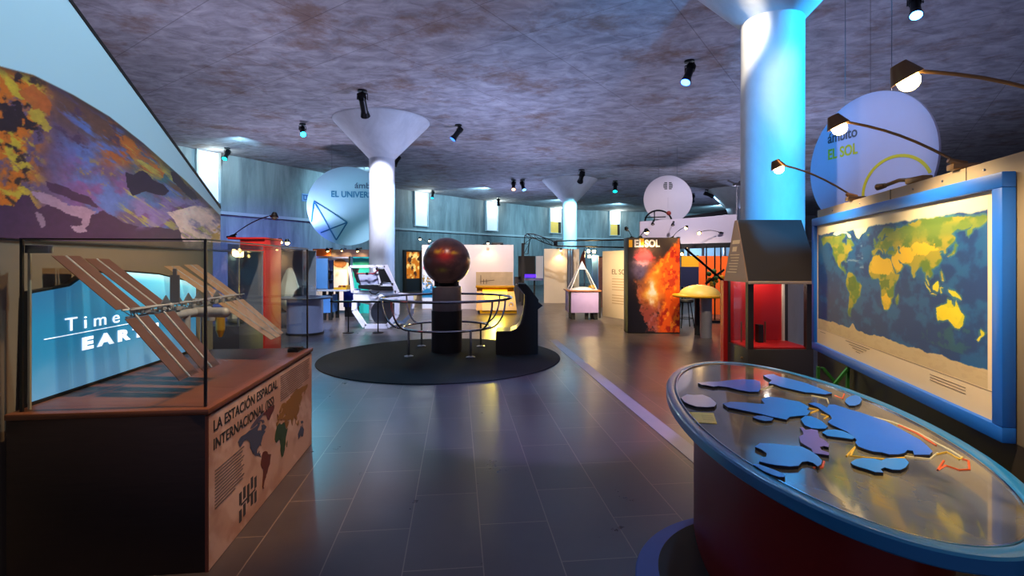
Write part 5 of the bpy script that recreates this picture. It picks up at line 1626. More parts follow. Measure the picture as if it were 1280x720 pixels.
# dark booth, lamp truss, cream panel
t = thing('dark_booth', 'dark open booth with violet light, between the white partition and the cream panel', 'booth', (P(657, 0, 20).x, 20.4, 0))
part('hood', B().pxbox(648, 320, 669, 346, 20.0, 0.8), BLACK, t, True)
part('counter', B().pxbox(655, 348, 679, 350.5, 19.9, 0.6), mat('counter_lilac', (0.5, 0.5, 0.7), 0.4), t, True)
part('light_strip', B().pxbox(656, 343, 670, 347, 19.98, 0.02), mat('violet_strip', (0.30, 0.16, 0.9), 0.4, emis=1.6, ecol=(0.3, 0.12, 1.0)), t, True)
part('white_side', B().pxbox(670, 320, 679, 348, 20.3, 0.1), WHITE, t, True)
for x in (650, 668):
    part('leg', B().pxbox(x - 1, 346, x + 1, HY + F * H / 20.2, 20.2, 0.08), BLACK, t, True)
part('lower_board', B().pxbox(643, 346, 655, HY + F * H / 20.3, 20.3, 0.1), mat('booth_grey', (0.22, 0.21, 0.22), 0.5), t, True)

t = thing('cream_panel', 'tall blank cream panel left of the glass pyramid table', 'panel', (P(694.5, 0, 19.5).x, 19.5, 0))
zt = H + 17 / F * 19.5
part('board', B().box(P(680, 0, 19.5).x, P(709, 0, 19.5).x, 19.5, 19.6, 0.0, zt, 0.006), CREAM, t, True)
part('return_board', B().box(P(715.5, 0, 19.9).x, P(724, 0, 19.9).x, 19.9, 20.0, 0.0, zt, 0.006), CREAM, t, True)
part('link_board', B().box(P(709, 0, 19.6).x - 0.03, P(715.5, 0, 19.9).x + 0.03, 19.6, 19.9, zt - 0.05, zt), CREAM, t, True)
for x in (709.5, 713, 716):
    part('pole', B().tube([P(x, 311, 19.4), (P(x, 0, 19.4).x, 19.4, 0)], 0.022, 8), STEEL, t, True)
hp = P(701, 312, 19.3)
arm_lamp('partition_lamp', (P(697, 0, 19.5).x, 19.55, zt), hp, 'warm lamp clipped on top of the cream panel', None, 30, 110, (hp.x - 0.1, 19.5, 1.0), True, 1.1, BLACKM)

t = thing('lighting_truss', 'black arched lighting truss with long beams above the cream panel', 'truss', (P(653, 0, 18.5).x, 18.5, 0))
tq = lambda x, y, dd_=18.5: P(640 + x / 6, 280 + y / 6, dd_)
b = B()
chA = [(88, 225), (92, 150), (97, 85), (115, 73), (165, 76), (230, 98), (300, 125), (335, 128)]
chB = [(120, 225), (128, 150), (135, 115), (150, 105), (180, 112), (240, 140), (300, 160), (335, 165)]
b.tube([tq(*q) for q in chA], 0.018, 6)
b.tube([tq(*q) for q in chB], 0.018, 6)
for i in range(len(chA)):
    b.tube([tq(*chA[i]), tq(*chB[i])], 0.010, 6)
    if i < len(chA) - 1:
        b.tube([tq(*chA[i]), tq(*chB[i + 1])], 0.010, 6)
part('arch', b, BLACKM, t, True)
part('beam', B().tube([tq(330, 127), tq(860, 118, 18.0)], 0.028, 6), BLACKM, t, True)
part('beam', B().tube([tq(330, 165), tq(845, 176, 18.0)], 0.028, 6), BLACKM, t, True)
q = P(653.5, 0, 18.5)
part('post', B().box(q.x - 0.05, q.x + 0.05, 18.45, 18.55, 0, H + 24 / F * 18.5), BLACK, t, True)
part('joint_box', B().box(tq(312, 0).x, tq(340, 0).x, 18.42, 18.58, tq(0, 164).z, tq(0, 128).z, 0.02), BLACKM, t, True)

# pyramid table
t = thing('pyramid_table', 'lilac sided table with wooden edge and black feet under the glass pyramid', 'table', (P(730, 0, 14).x, 14.1, 0))
zc = H - 35 / F * 13.8
xl, xr = P(711, 0, 13.8).x, P(751, 0, 13.8).x
part('box', B().box(xl, xr, 13.8, 14.7, 0.19, zc - 0.03, 0.004), mat('lilac_panel', (0.68, 0.60, 0.80), 0.45), t, True)
part('top', B().box(xl - 0.05, xr + 0.02, 13.76, 14.75, zc - 0.03, zc, 0.004), mat('orange_wood', (0.66, 0.40, 0.22), 0.4), t, True)
for x in (xl + 0.03, xr - 0.03):
    part('corner_strip', B().box(x - 0.03, x + 0.03, 13.785, 13.80, 0.05, zc - 0.03), BLACK, t, True)
for x, y in ((xl + 0.13, 13.9), (xr - 0.12, 13.9), (xl + 0.13, 14.6), (xr - 0.12, 14.6), (xl + 0.5, 13.95)):
    part('foot', B().box(x - 0.045, x + 0.045, y - 0.05, y + 0.05, 0, 0.19), BLACK, t, True)
py_ = thing('glass_pyramid', 'glass pyramid with white tip and white edges standing on the lilac table', 'pyramid', (P(727, 0, 14.2).x, 14.2, zc))
cx = P(727.5, 0, 14.2).x
hw = 0.36
ap = Vector((cx, 14.2, zc + 0.80))
base = [Vector((cx + sx * hw, 14.2 + sy * hw, zc)) for sx, sy in ((-1, -1), (1, -1), (1, 1), (-1, 1))]
tipz = 0.70
cut = [b_.lerp(ap, tipz) for b_ in base]
for i in range(4):
    j = (i + 1) % 4
    nn = (base[j] - base[i]).cross(cut[i] - base[i]).normalized()
    part('pane', B().poly([base[i], base[j], cut[j], cut[i]], nn * -0.006), glass_mat('clear_glass'), py_, True)
b = B()
for i in range(4):
    b.tube([base[i], cut[i]], 0.014, 6)
    b.tube([base[i] + Vector((0, 0, 0.012)), base[(i + 1) % 4] + Vector((0, 0, 0.012))], 0.012, 6)
part('edge_strip', b, WHITE, py_, True)
b = B()
bm = b.bm
vs = [bm.verts.new(v_) for v_ in cut]
va = bm.verts.new(ap)
for i in range(4):
    bm.faces.new((vs[i], vs[(i + 1) % 4], va))
bm.faces.new(list(reversed(vs)))
part('white_tip', b, WHITE, py_, True)
b = B().lathe([(0, 0), (0.27, 0.0), (0.22, 0.05), (0.10, 0.075), (0, 0.08)], (cx, 14.2, zc), 24)
part('white_sand', b, WHITE, py_, True)
solo('yellow_box', B().box(xr - 0.20, xr - 0.01, 14.58, 14.74, zc, zc + 0.10, 0.01), YB, 'small yellow box on the lilac table behind the glass pyramid', 'box', (xr - 0.1, 14.66, zc))

t = thing('blue_banner', 'narrow sky blue standing banner seen behind the glass pyramid', 'banner', (P(744, 0, 18).x, 18, 0))
part('banner', B().pxbox(740, 319, 748.5, 375, 18.0, 0.03), mat('banner_sky', (0.42, 0.66, 0.90), 0.5), t, True)
part('base', B().box(P(740, 0, 18).x, P(748.5, 0, 18).x, 17.85, 18.2, 0, 0.06), STEEL, t, True)
part('stem', B().tube([(P(744, 0, 18).x, 18.04, 0.05), (P(744, 0, 18).x, 18.04, 0.6)], 0.02, 8), STEEL, t, True)
t = thing('brown_pennant', 'red brown hanging pennant behind the tip of the glass pyramid', 'pennant', (P(729, 0, 17.3).x, 17.3, 0))
part('cloth', B().poly([P(730, 313, 17.3), P(732, 330, 17.3), P(733, 336, 17.3), P(724.5, 328, 17.3), P(727, 318, 17.3)], (0, 0.04, 0)), mat('pennant_brown', (0.46, 0.20, 0.14), 0.7), t, True)
part('pole', B().tube([(P(730.5, 0, 17.35).x, 17.36, 0), P(730.5, 311, 17.36)], 0.022, 8), STEEL, t, True)
t = thing('exhibit_column_board', 'orange speckled narrow board between blue banner and cream EL SOL board', 'board', (P(750, 0, 17.6).x, 17.6, 0))
part('board', B().pxbox(748.6, 322, 753, HY + F * H / 17.6, 17.6, 0.08), mat('speckled_orange', (0.60, 0.40, 0.30), 0.6, 0, 0.5, 12), t, True)
part('rim', B().pxbox(748.4, 320.5, 753.2, 322, 17.58, 0.12), BLACK, t, True)
t = thing('hanging_lamp_cluster', 'cluster of warm lamps under the truss, above the blue banner', 'lamp', (P(737, 0, 18.2).x, 18.2, H + 26 / F * 18.2))
part('bar', B().tube([P(732, 308, 18.2), P(746, 308, 18.2)], 0.02, 8), BLACKM, t, True)
for x, y in ((735.5, 314), (742.5, 314.5), (736.5, 320.5)):
    sh = part('stem', B().tube([P(x, 308, 18.2), P(x, y, 18.2)], 0.012, 6), BLACKM, t, True)
    part('bulb', B().sphere(P(x, y, 18.15), 0.06, 12), BULB, sh, True)
point('cluster_light', P(739, 318, 17.9), 40, WARM, 0.1, t)

# cream EL SOL text board and the sun mural board
tb0, tb1 = P(753, 0, 14.8), P(780, 0, 13.9)
ang = math.atan2(tb1.y - tb0.y, tb1.x - tb0.x)
ln = math.hypot(tb1.y - tb0.y, tb1.x - tb0.x)
t = thing('sun_text_board', 'cream text board titled EL SOL standing left of the fiery sun mural', 'board', (tb0.x, tb0.y, 0), ang)
part('board', B().box(0, ln + 0.25, 0, 0.08, 0, H + 14 / F * 14.8, 0.006), mat('warm_cream', (0.88, 0.80, 0.64), 0.5, 0, 0.03), t)
text('lettering', 'EL SOL', 0.20, mat('brown_ink', (0.42, 0.30, 0.18), 0.6), t, (0.44, -0.003, 1.22), width=0.75)
b = B()
for k in range(9):
    zz = 1.08 - k * 0.075 - (0.08 if k > 4 else 0)
    b.box(0.46, 1.12 - 0.07 * (k % 3), -0.003, 0.0, zz, zz + 0.02)
part('small_print', b, mat('tan_ink', (0.72, 0.60, 0.42), 0.6), t)

SDp = 11.2
sx0, sx1 = P(785.5, 0, SDp).x, P(849.5, 0, SDp).x
szt = H + 31 / F * SDp
t = thing('sun_mural_board', 'black edged board with fiery orange sun picture titled EL SOL', 'mural board', ((sx0 + sx1) / 2, SDp + 0.2, 0))
part('box', B().box(sx0 - 0.015, sx1 + 0.01, SDp, SDp + 0.40, 0, szt, 0.006), BLACK, t, True)
nu, nv = 220, 380
gx, gz = np.meshgrid(np.linspace(sx0, sx1, nu), np.linspace(0.02, szt - 0.01, nv))
ppx = (gx - sx0) / (sx1 - sx0) * 385 + 510          # the photographed poster, 0..1 across
ppy = 700 * (1 - (gz - 0.02) / (szt - 0.03))
wx = ppx + 80 * (fbm(ppx / 60, ppy / 60, 1, 7, 0.62) - 0.5)
wy = ppy + 80 * (fbm(ppx / 60, ppy / 60, 2, 7, 0.62) - 0.5)
turb = fbm(ppx / 40, ppy / 40, 5, 7, 0.65)
c = np.zeros(gx.shape + (3,)) + np.array((0.09, 0.08, 0.12))
c = mixc(c, (0.24, 0.20, 0.18), sstep(160, 20, ppy) * 0.9)
sun_edge = wx - (895 - (wy - 20) * 0.95)
sunm = sstep(-30, 30, np.where(wy < 260, sun_edge, wx - (750 + 18 * np.sin(wy / 60))))
hal = np.exp(-(((wx - 690) / 120) ** 2 + ((wy - 380) / 190) ** 2))
c = mixc(c, (0.62, 0.30, 0.16), sstep(0.25, 0.7, hal + 0.5 * (turb - 0.5)))
tail = inpoly(wx, wy, [(560, 330), (760, 300), (800, 720), (650, 720)])
c = mixc(c, (0.62, 0.28, 0.24), tail * sstep(0.35, 0.6, turb))
c = mixc(c, (0.70, 0.40, 0.42), tail * sstep(0.5, 0.65, fbm(ppx / 18, ppy / 30, 9, 5)) * 0.8)
c = mixc(c, (0.92, 0.34, 0.05), sunm)
c = mixc(c, (0.66, 0.14, 0.03), sunm * sstep(0.50, 0.64, fbm(ppx / 42, ppy / 42, 12, 6)))
c = mixc(c, (1.0, 0.62, 0.14), sunm * sstep(0.57, 0.70, fbm(ppx / 26, ppy / 40, 15, 6)) * 0.8)
c = mixc(c, (0.98, 0.46, 0.08), np.exp(-(((wx - 700) / 90) ** 2 + ((wy - 330) / 130) ** 2)) * 1.2)
c = mixc(c, (1.0, 0.76, 0.28), np.exp(-(((wx - 685) / 55) ** 2 + ((wy - 385) / 80) ** 2)) * 1.2)
c = mixc(c, (1.0, 0.72, 0.25), np.exp(-(((wx - 720) / 22) ** 2 + ((wy - 250) / 26) ** 2)))
c = mixc(c, (1.0, 0.97, 0.88), np.exp(-(((wx - 690) / 26) ** 2 + ((wy - 375) / 48) ** 2)) * 1.5)
c = mixc(c, (1.0, 0.90, 0.75), np.exp(-(((wx - 675) / 16) ** 2 + ((wy - 465) / 28) ** 2)))
c = mixc(c, (0.34, 0.30, 0.44), np.exp(-(((wx - 590) / 70) ** 2 + ((wy - 235) / 75) ** 2)) * 1.1)
c = mixc(c, (0.60, 0.36, 0.22), np.exp(-(((wx - 600) / 70) ** 2 + ((wy - 330) / 40) ** 2)) * sstep(0.35, 0.6, turb))
pink = np.exp(-(((wx - 630) / 85) ** 2 + ((wy - 135) / 60) ** 2))
c = mixc(c, (0.90, 0.30, 0.36), sstep(0.25, 0.85, pink + 0.5 * (turb - 0.5)))
c = mixc(c, (0.96, 0.70, 0.80), np.exp(-(((wx - 610) / 60) ** 2 + ((wy - 185) / 18) ** 2)) * 0.9)
c = mixc(c, (0.40, 0.36, 0.52), np.exp(-(((wx - 595) / 50) ** 2 + ((wy - 240) / 42) ** 2)) * 1.1)
c = mixc(c, (0.26, 0.22, 0.36), np.exp(-(((wx - 590) / 40) ** 2 + ((wy - 260) / 30) ** 2)) * sstep(0.4, 0.6, turb))
pr = grid_mesh('sun_picture', np.stack([gx, gx * 0 + SDp - 0.003, gz], -1), c, painted_mat('poster_print', 0.4), t, True)
sq = mat('label_yellow', (0.88, 0.66, 0.10), 0.5)
zt0, zt1 = szt - 0.06, szt - 0.20
part('yellow_square', B().box(sx0 + 0.01, sx0 + 0.085, SDp - 0.006, SDp - 0.003, szt - 0.21, szt - 0.05), sq, pr, True)
part('yellow_square', B().box(sx0 + 0.235, sx0 + 0.335, SDp - 0.0055, SDp - 0.003, szt - 0.21, szt - 0.02), sq, pr, True)
text('lettering', 'EL', 0.215, WHITE, pr, (sx0 + 0.12 - t.location.x, SDp - 0.008 - t.location.y, szt - 0.20), width=0.20, bold=0.008)
text('lettering', 'SOL', 0.215, WHITE, pr, (sx0 + 0.355 - t.location.x, SDp - 0.008 - t.location.y, szt - 0.20), width=0.33, bold=0.008)

# lamps on the sun mural board
for (hx, hy, bx, by, lit, pw_, scl, lab) in ((808, 289, 800, SDp + 0.2, True, 70, 1.15, 'brightest warm lamp above the letters of the sun mural board'),
                                            (783, 286, 790, SDp + 0.3, False, 0, 1.0, 'unlit black arm lamp reaching left from the sun mural board'),
                                            (858, 284, 840, SDp + 0.3, True, 14, 0.8, 'arm lamp with curved neck above the corner of the sun mural board'),
                                            (851, 317, 848, SDp + 0.3, True, 30, 0.9, 'warm lamp glowing at the upper edge of the sun mural board')):
    hp = P(hx, hy, SDp - 0.30 if lit else SDp + 0.1)
    if hx == 851:
        hp = P(853, 317, SDp + 0.5)
    arm_lamp('mural_lamp', (P(bx, 0, by).x, by, szt), hp, lab, 'arm lamps on the sun mural board', pw_, 110, ((sx0 + sx1) / 2, SDp, 1.0), lit, scl, BLACKM)

# ------------------------------------------------------------------ RIGHT BACKGROUND: canopy, arc, yellow table, orange wall
t = thing('sloping_canopy', 'long white sloping canopy board with black underside beam, under the round emblem sign', 'canopy', (P(860, 0, 16).x, 16.1, 0))
part('fascia', B().poly([P(800, 277, 16), P(921, 268, 16), P(921, 304.5, 16), P(800, 307, 16)], (0, 0.08, 0)), mat('canopy_white', (0.82, 0.79, 0.82), 0.5, 0, 0.03), t, True)
part('beam', B().poly([P(848, 305, 15.95), P(921, 303, 15.95), P(921, 309, 15.95), P(848, 311, 15.95)], (0, 0.2, 0)), BLACK, t, True)
for x in (801, 879, 920):
    qx = P(x, 0, 16.1).x
    part('support_post', B().box(qx - 0.03, qx + 0.03, 16.08, 16.16, 0, H + 20 / F * 16), STEEL, t, True)
zq = H + 50 / F * 16.4
t = thing('black_roof_strip', 'black slab lying behind the upper edge of the white canopy', 'roof slab', (P(883, 0, 19).x, 19, 0))
part('slab', B().poly([P(853, 271, 19), P(908, 262, 19), P(910, 268, 19), P(856, 274, 19)], (0, 1.2, 0)), BLACK, t, True)
for x in (860, 905):
    qx = P(x, 0, 19.5).x
    part('post', B().box(qx - 0.04, qx + 0.04, 19.4, 19.5, 0, H + 57 / F * 19.5), STEEL, t, True)

t = thing('black_arc_frame', 'black half ring frame with a red ball, rising behind the canopy edge', 'frame', (P(822, 0, 16.5).x, 16.5, 0))
c0 = P(823, 277, 16.5)
arcp = [c0 + Vector((0.43 * math.cos(a), 0, 0.36 * math.sin(a))) for a in np.linspace(0, PI, 20)]
part('arc', B().tube(arcp, 0.028, 8), BLACKM, t, True)
part('strut', B().tube([P(818, 263, 16.5), P(818, 277, 16.5)], 0.018, 6).tube([P(806, 272, 16.5), P(832, 271, 16.5)], 0.018, 6), BLACKM, t, True)
part('red_ball', B().sphere(P(836, 266.5, 16.45), 0.075, 16), mat('ball_red', (0.55, 0.16, 0.12), 0.4), t, True)
for s in (-1, 1):
    q = c0 + Vector((0.43 * s, 0, 0))
    part('leg', B().tube([q, (q.x, q.y, 0)], 0.022, 8), BLACKM, t, True)

t = thing('tall_floodlight_pole', 'thin grey pole with a folded bracket head rising over the canopy', 'pole', (P(921, 0, 17).x, 17, 0))
q = P(921, 232, 17)
part('pole', B().tube([(q.x, 17, 0), q], 0.02, 8), STEEL, t, True)
part('bracket_head', B().box(q.x - 0.10, q.x + 0.10, 16.9, 17.1, q.z, q.z + 0.08, 0.01).tube([q + Vector((-0.05, 0, 0.05)), q + Vector((-0.30, 0, 0.17))], 0.03, 8).tube([q + Vector((0.05, 0, 0.05)), q + Vector((0.10, 0, 0.15))], 0.025, 8), mat('bracket_bronze', (0.30, 0.27, 0.25), 0.5), t, True)
part('base', B().lathe([(0, 0), (0.25, 0), (0.25, 0.03), (0, 0.05)], (q.x, 17, 0), 24), STEEL, t, True)

t = thing('yellow_dome_table', 'round yellow table with a pale dome on one grey drum leg, beside the sun mural', 'table', (P(874.5, 0, 10.6).x, 10.6, 0))
zc = H - 40 / F * 10.6
TX = P(874.5, 0, 10.6).x
part('table_top', B().lathe([(0, zc - 0.05), (0.52, zc - 0.05), (0.545, zc - 0.03), (0.545, zc - 0.01), (0.535, zc), (0, zc)], (TX, 10.6, 0), 64), mat('table_yellow', (0.88, 0.66, 0.08), 0.38, 0, 0.05), t, True)
part('drum_leg', B().lathe([(0, 0), (0.115, 0), (0.115, zc - 0.05), (0, zc - 0.05)], (P(882.5, 0, 10.55).x, 10.55, 0), 32), mat('leg_grey', (0.55, 0.53, 0.54), 0.35, 0.3), t, True)
part('rear_leg', B().lathe([(0, 0), (0.055, 0), (0.055, zc - 0.05), (0, zc - 0.05)], (P(871.5, 0, 10.95).x, 10.95, 0), 24), BLACK, t, True)
prof = [(0.40 * math.cos(a), 0.20 * math.sin(a)) for a in np.linspace(0, PI / 2, 14)]
prof[-1] = (0, 0.20)
part('pale_dome', B().lathe([(0, 0)] + prof, (TX - 0.0, 10.6, zc), 56), mat('dome_cream', (0.92, 0.80, 0.42), 0.4, 0, 0.05), t, True)

t = thing('orange_wall_panel', 'tall orange panel wall behind the yellow dome table', 'panel', (P(892, 0, 15.2).x, 15.2, 0))
part('board', B().pxbox(873.5, 320, 915, HY + F * H / 15.2, 15.2, 0.06), mat('panel_orange', (0.88, 0.36, 0.07), 0.5, 0, 0.06), t, True)
part('edge_post', B().pxbox(872, 319, 873.5, HY + F * H / 15.2, 15.18, 0.10), STEEL, t, True)
t = thing('yellow_partition', 'yellow panel with dark blue box below it, right of the sun mural', 'panel', (P(863, 0, 14.9).x, 14.9, 0))
part('yellow_board', B().pxbox(852, 320, 873.5, 334, 14.9, 0.06), mat('panel_yellow', (0.86, 0.62, 0.06), 0.5), t, True)
part('navy_board', B().pxbox(851, 333.5, 873.5, 358, 14.8, 0.15), mat('panel_navy', (0.10, 0.12, 0.24), 0.45), t, True)
for x in (853, 872):
    part('leg', B().pxbox(x - 0.8, 358, x + 0.8, HY + F * H / 14.9, 14.88, 0.05), BLACKM, t, True)
t = thing('pale_blue_wall', 'pale blue wall strip glowing under the canopy beam', 'wall panel', (P(885, 0, 21).x, 21, 0))
part('board', B().pxbox(855, 309, 925, 322, 21.0, 0.1), mat('pale_blue_lit', (0.62, 0.80, 0.94), 0.5), t, True)
for x in (857, 923):
    part('post', B().pxbox(x - 1, 322, x + 1, HY + F * H / 21.0, 21.0, 0.1), STEEL, t, True)
point('hall_light', P(885, 312, 19.8), 60, (0.7, 0.85, 1.0), 0.2)

t = thing('toy_plant_stand', 'green and yellow leafy model on a black crossed stand, behind the yellow dome table', 'model', (P(893, 0, 13.2).x, 13.2, 0))
random.seed(8)
b = B()
b2 = B()
for k in range(16):
    q = P(886 + random.random() * 17, 337 + random.random() * 20, 13.2 + 0.3 * random.random())
    (b if k % 3 else b2).sphere(q, 0.035 + 0.035 * random.random(), 8)
part('green_leaves', b, mat('leaf_green', (0.28, 0.46, 0.22), 0.5), t, True)
part('yellow_flowers', b2, mat('flower_yellow', (0.90, 0.66, 0.10), 0.5), t, True)
b = B()
b.tube([P(856, 310, 13.2), P(905, 352, 13.2)], 0.03, 8)
b.tube([P(882, 355, 13.25), P(905, 337, 13.25)], 0.03, 8)
part('crossed_bar', b, BLACKM, t, True)
for x in (883, 893.5, 901):
    qx = P(x, 0, 13.3).x
    part('upright', B().tube([(qx, 13.3, 0), (qx, 13.3, H + 20 / F * 13.3)], 0.018, 8), BLACKM, t, True)
part('stand_base', B().box(P(881, 0, 13.3).x, P(903, 0, 13.3).x, 13.1, 13.6, 0, 0.06), BLACK, t, True)
hp = P(874, 291, 13.0)
arm_lamp('canopy_lamp', (P(905, 0, 15.7).x, 15.92, H + 36 / F * 16), P(874, 291, 15.4), 'bright warm lamp shining in front of the white canopy', 'lamps along the canopy', 60, 130, (P(880, 0, 12).x, 12.5, 0), True, 1.25, BLACKM)
for (hx, hy, lab) in ((816, 280, 'small dark lamp head at the low end of the white canopy'), (841, 281, 'small dark lamp head in the middle of the white canopy')):
    arm_lamp('canopy_spot', P(hx + 1, hy - 3, 15.92), P(hx, hy, 15.6), lab, 'lamps along the canopy', 0, 60, (P(hx, 0, 14).x, 14, 0), False, 1.0, BLACKM)

t = thing('dark_stool', 'dark stool with thin splayed legs tucked beside the sun mural', 'stool', (P(857, 0, 12.2).x, 12.2, 0))
SX = P(857, 0, 12.2).x
part('seat', B().lathe([(0, 0.60), (0.17, 0.60), (0.19, 0.63), (0.17, 0.67), (0, 0.68)], (SX, 12.2, 0), 28), BLACK, t, True)
for a in (45, 135, 225, 315):
    ca, sa = math.cos(math.radians(a)), math.sin(math.radians(a))
    part('leg', B().tube([(SX + 0.12 * ca, 12.2 + 0.12 * sa, 0.61), (SX + 0.22 * ca, 12.2 + 0.22 * sa, 0.0)], 0.012, 8), BLACKM, t, True)
part('foot_ring', B().tube([(SX + 0.185 * math.cos(2 * PI * k / 24), 12.2 + 0.185 * math.sin(2 * PI * k / 24), 0.22) for k in range(24)], 0.009, 6, True), BLACKM, t, True)

# ------------------------------------------------------------------ CEILING SPOTLIGHTS
def lens(col, s):
    nm = 'lens_%02d%02d%02d_%d' % (int(col[0] * 99), int(col[1] * 99), int(col[2] * 99), int(s * 10))
    return mat(nm, col, 0.3, emis=s, ecol=col)


FIX = mat('fixture_black', (0.05, 0.05, 0.065), 0.4, 0.3)


def ceiling_spot(px_, py_, target, colr, lit, label, power=0, ang=40, scale=1.0, d=None, body=0.30):
    d = d or F * (CEIL - H) / (HY - py_)
    X_ = (px_ - 640) / F * d
    t = thing('ceiling_spotlight', label, 'spotlight', (X_, d, CEIL), 0, 'ceiling spotlights')
    s = scale * 0.85
    part('mount_plate', B().lathe([(0, -0.03 * s), (0.10 * s, -0.03 * s), (0.10 * s, 0), (0, 0)], (X_, d, CEIL), 20), FIX, t, True)
    pivot = Vector((X_, d, CEIL - 0.20 * s))
    aim = (Vector(target) - pivot).normalized()
    side = aim.cross(Vector((0, 0, 1)))
    side = side.normalized() if side.length > 1e-3 else Vector((1, 0, 0))
    yk = B()
    w_ = 0.105 * s
    yk.tube([pivot + side * w_, pivot + side * w_ + Vector((0, 0, 0.13 * s)), pivot - side * w_ + Vector((0, 0, 0.13 * s)), pivot - side * w_], 0.012 * s, 6)
    yk.tube([pivot + Vector((0, 0, 0.13 * s)), pivot + Vector((0, 0, 0.2 * s))], 0.018 * s, 8)
    part('yoke', yk, FIX, t, True)
    b = B()
    a0, a1 = pivot - aim * 0.14 * s, pivot + aim * body * 0.6 * s
    b.tube([a0, a0 + aim * 0.05 * s, a0 + aim * 0.06 * s, a1], 0.075 * s, 18)
    for k in range(4):
        b.tube([a0 + aim * (0.01 + 0.03 * k) * s, a0 + aim * (0.02 + 0.03 * k) * s], 0.092 * s, 18)
    b.cone(a1, a1 + aim * 0.10 * s, 0.082 * s, 0.105 * s, 18)
    hd = part('body', b, FIX, t, True)
    part('lens', B().tube([a1 + aim * 0.101 * s, a1 + aim * 0.106 * s], 0.088 * s, 18), lens(colr, 14.0 if lit == 2 else 2.0) if lit else mat('lens_dark', (0.12, 0.14, 0.2), 0.15), hd, True)
    if power:
        spot('ceiling_spot_light', a1 + aim * 0.13 * s, a1 + aim, power, colr, ang, 0.5, 0.07 * s, t)
    return t


ceiling_spot(453, 113, (-3.5, 13.5, 3.5), (0.80, 0.80, 1.0), 0, 'black spotlight hanging just above the flared top of the white glowing column', 1300, 42, 1.25, body=0.5)
ceiling_spot(378, 155, (-3.2, 9.5, 0.5), CYAN, 2, 'bright cyan spotlight on the ceiling left of the white glowing column', 300, 40, 1.0)
ceiling_spot(573, 156, (-3.56, 13.7, 2.2), (0.25, 0.5, 1.0), 1, 'tilted spotlight with pale blue lens on the ceiling right of the white glowing column', 1300, 34, 1.15)
ceiling_spot(284, 185, (-9.6, 14.0, 1.0), (0.15, 0.85, 0.85), 1, 'turquoise spotlight beside the slit window nearest the mural', 60, 60, 1.1)
ceiling_spot(497, 193, (-6.0, 20.0, 2.5), (0.1, 0.9, 0.7), 1, 'green lit spotlight peeking out behind the white glowing column', 90, 50, 1.1)
ceiling_spot(541, 238, (-4.5, 25.0, 0), (0.1, 0.8, 0.95), 1, 'small cyan spotlight beside the slit window right of the white column', 80, 60, 1.1)
ceiling_spot(623, 247, (-0.5, 28.0, 0), (0.6, 0.7, 0.8), 0, 'dark little spotlight beside the slit window above the white partition', 0, 60, 1.2)
ceiling_spot(642, 225, (0.0, 20.0, 0), (1.0, 0.75, 0.65), 1, 'spotlight with pinkish lens, first of a pair left of the slender far column', 160, 60, 1.3)
ceiling_spot(653, 225, (2.0, 21.0, 0), (0.5, 0.75, 1.0), 1, 'dark spotlight with pale lens, second of a pair left of the slender far column', 160, 60, 1.3)
ceiling_spot(727, 212, (2.7, 23.8, 3.4), (0.25, 0.75, 1.0), 1, 'black spotlight in front of the flare of the slender far column', 2600, 44, 1.5)
ceiling_spot(769, 226, (4.2, 21.5, 0.5), (0.1, 0.85, 0.85), 1, 'teal spotlight on the ceiling right of the slender far column', 200, 50, 1.4)
ceiling_spot(862, 76, (1.2, 8.2, 0), (0.22, 0.45, 1.0), 2, 'bright blue spotlight on the bare ceiling left of the blue column', 260, 40, 1.15)
ceiling_spot(1144, -9, (4.5, 5.4, 1.5), (0.3, 0.6, 1.0), 2, 'blue spotlight cut by the top edge of the picture', 200, 44, 1.0)
ceiling_spot(884, 237, (11.6, 27.0, 4.6), (0.4, 0.75, 1.0), 1, 'far spotlight with blue white lens beside the distant funnel column', 150, 60, 1.4)
ceiling_spot(866, 242, (9.0, 26.0, 2.0), (0.5, 0.5, 0.6), 0, 'small black spotlight peeking out beside the round emblem sign', 0, 50, 1.3)

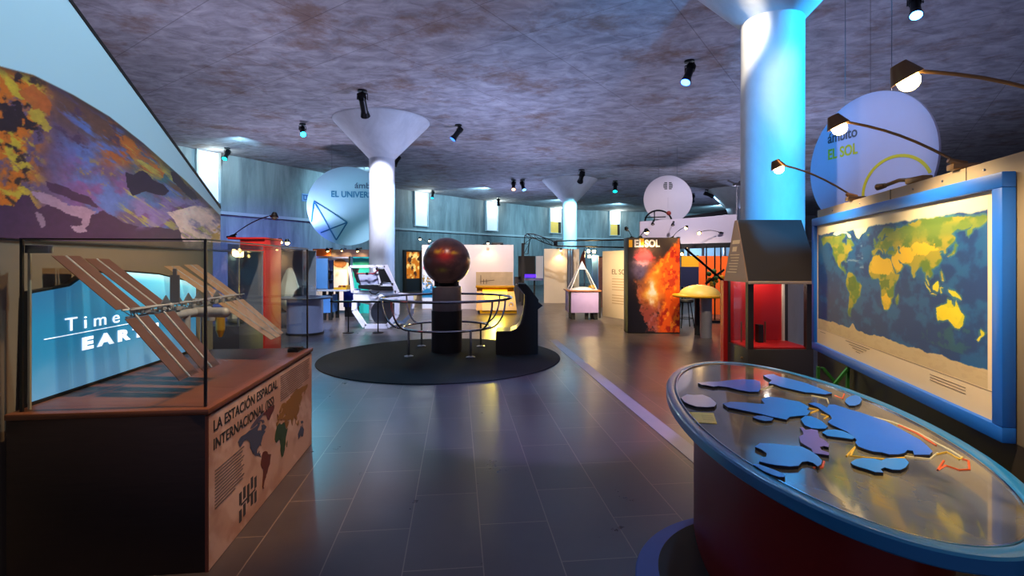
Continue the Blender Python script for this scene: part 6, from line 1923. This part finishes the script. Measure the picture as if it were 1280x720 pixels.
# unseen spots without fixtures, many added to brighten dim exhibits in the hall
spot('warm_sun_corner_lamp', (3.0, 8.6, 5.3), (2.7, 11.4, 0.9), 700, (1.0, 0.74, 0.48), 50, 0.7, 0.06)
spot('added_text_board_spot', (2.0, 12.0, 5.3), (2.9, 14.3, 0.9), 420, (1.0, 0.76, 0.46), 36, 0.7, 0.06)  # added to brighten the cream text board
spot('warm_partition_lamp', (-0.5, 12.5, 5.3), (-1.2, 17.0, 1.0), 1500, (1.0, 0.78, 0.68), 46, 0.6, 0.06)
spot('cool_machine_lamp', (-2.2, 9.6, 5.3), (-3.0, 12.2, 0.9), 1500, (0.80, 0.80, 1.0), 40, 0.6, 0.05)
spot('counter_lamp', (-3.6, 9.0, 5.3), (-4.8, 12.6, 0.7), 1500, (0.75, 0.84, 1.0), 40, 0.6, 0.05)
spot('violet_wall_lamp', (-6.5, 10.5, 5.3), (-8.6, 18.5, 1.0), 4200, (0.20, 0.18, 1.0), 44, 0.9, 0.08)
spot('canopy_wash_lamp', (5.0, 12.0, 5.3), (5.6, 16.0, 2.5), 700, (0.95, 0.80, 0.90), 60, 0.7, 0.06)
spot('orange_wall_lamp', (5.4, 11.8, 5.3), (5.8, 15.0, 1.0), 1100, (1.0, 0.80, 0.6), 44, 0.7, 0.06)
spot('text_board_glow', (2.65, 11.75, 2.3), (2.75, 14.2, 0.7), 480, (1.0, 0.74, 0.40), 70, 0.8, 0.06)
spot('added_cyan_sign_spot', (-5.0, 12.0, 5.2), (-5.0, 16.4, 3.1), 230, (0.40, 0.85, 1.0), 40, 0.7, 0.06)  # added to tint the universe sign cyan
spot('yellow_table_lamp', (2.2, 4.5, 5.3), (4.0, 10.6, 0.6), 900, (1.0, 0.84, 0.6), 22, 0.7, 0.06)
spot('added_globe_spot', (-0.6, 5.6, 5.3), (-1.13, 8.87, 1.6), 280, (1.0, 0.74, 0.62), 16, 0.5, 0.06)  # added to lift the dark globe
spot('pyramid_lamp', (1.2, 10.8, 5.3), (1.9, 14.0, 0.8), 450, (0.92, 0.86, 1.0), 34, 0.7, 0.06)
spot('cream_panel_lamp', (0.9, 16.0, 5.3), (1.6, 19.5, 1.0), 600, (1.0, 0.86, 0.74), 40, 0.7, 0.06)
spot('red_cabinet_lamp', (-2.0, 5.0, 5.3), (-3.4, 7.2, 1.2), 1000, (1.0, 0.84, 0.72), 36, 0.7, 0.06)
spot('added_cyan_floor_spot', (-2.2, 7.2, 5.3), (-1.1, 5.0, 0.0), 480, (0.05, 0.6, 1.0), 26, 0.8, 0.06)  # added to strengthen the cyan reflection on the floor
spot('violet_aisle_lamp', (0.9, 8.2, 5.3), (0.5, 6.4, 0), 260, (0.45, 0.38, 1.0), 40, 0.6, 0.06)
spot('warm_floor_lamp', (3.4, 3.0, 5.3), (1.3, 6.0, 0), 150, (1.0, 0.60, 0.34), 50, 0.8, 0.06)
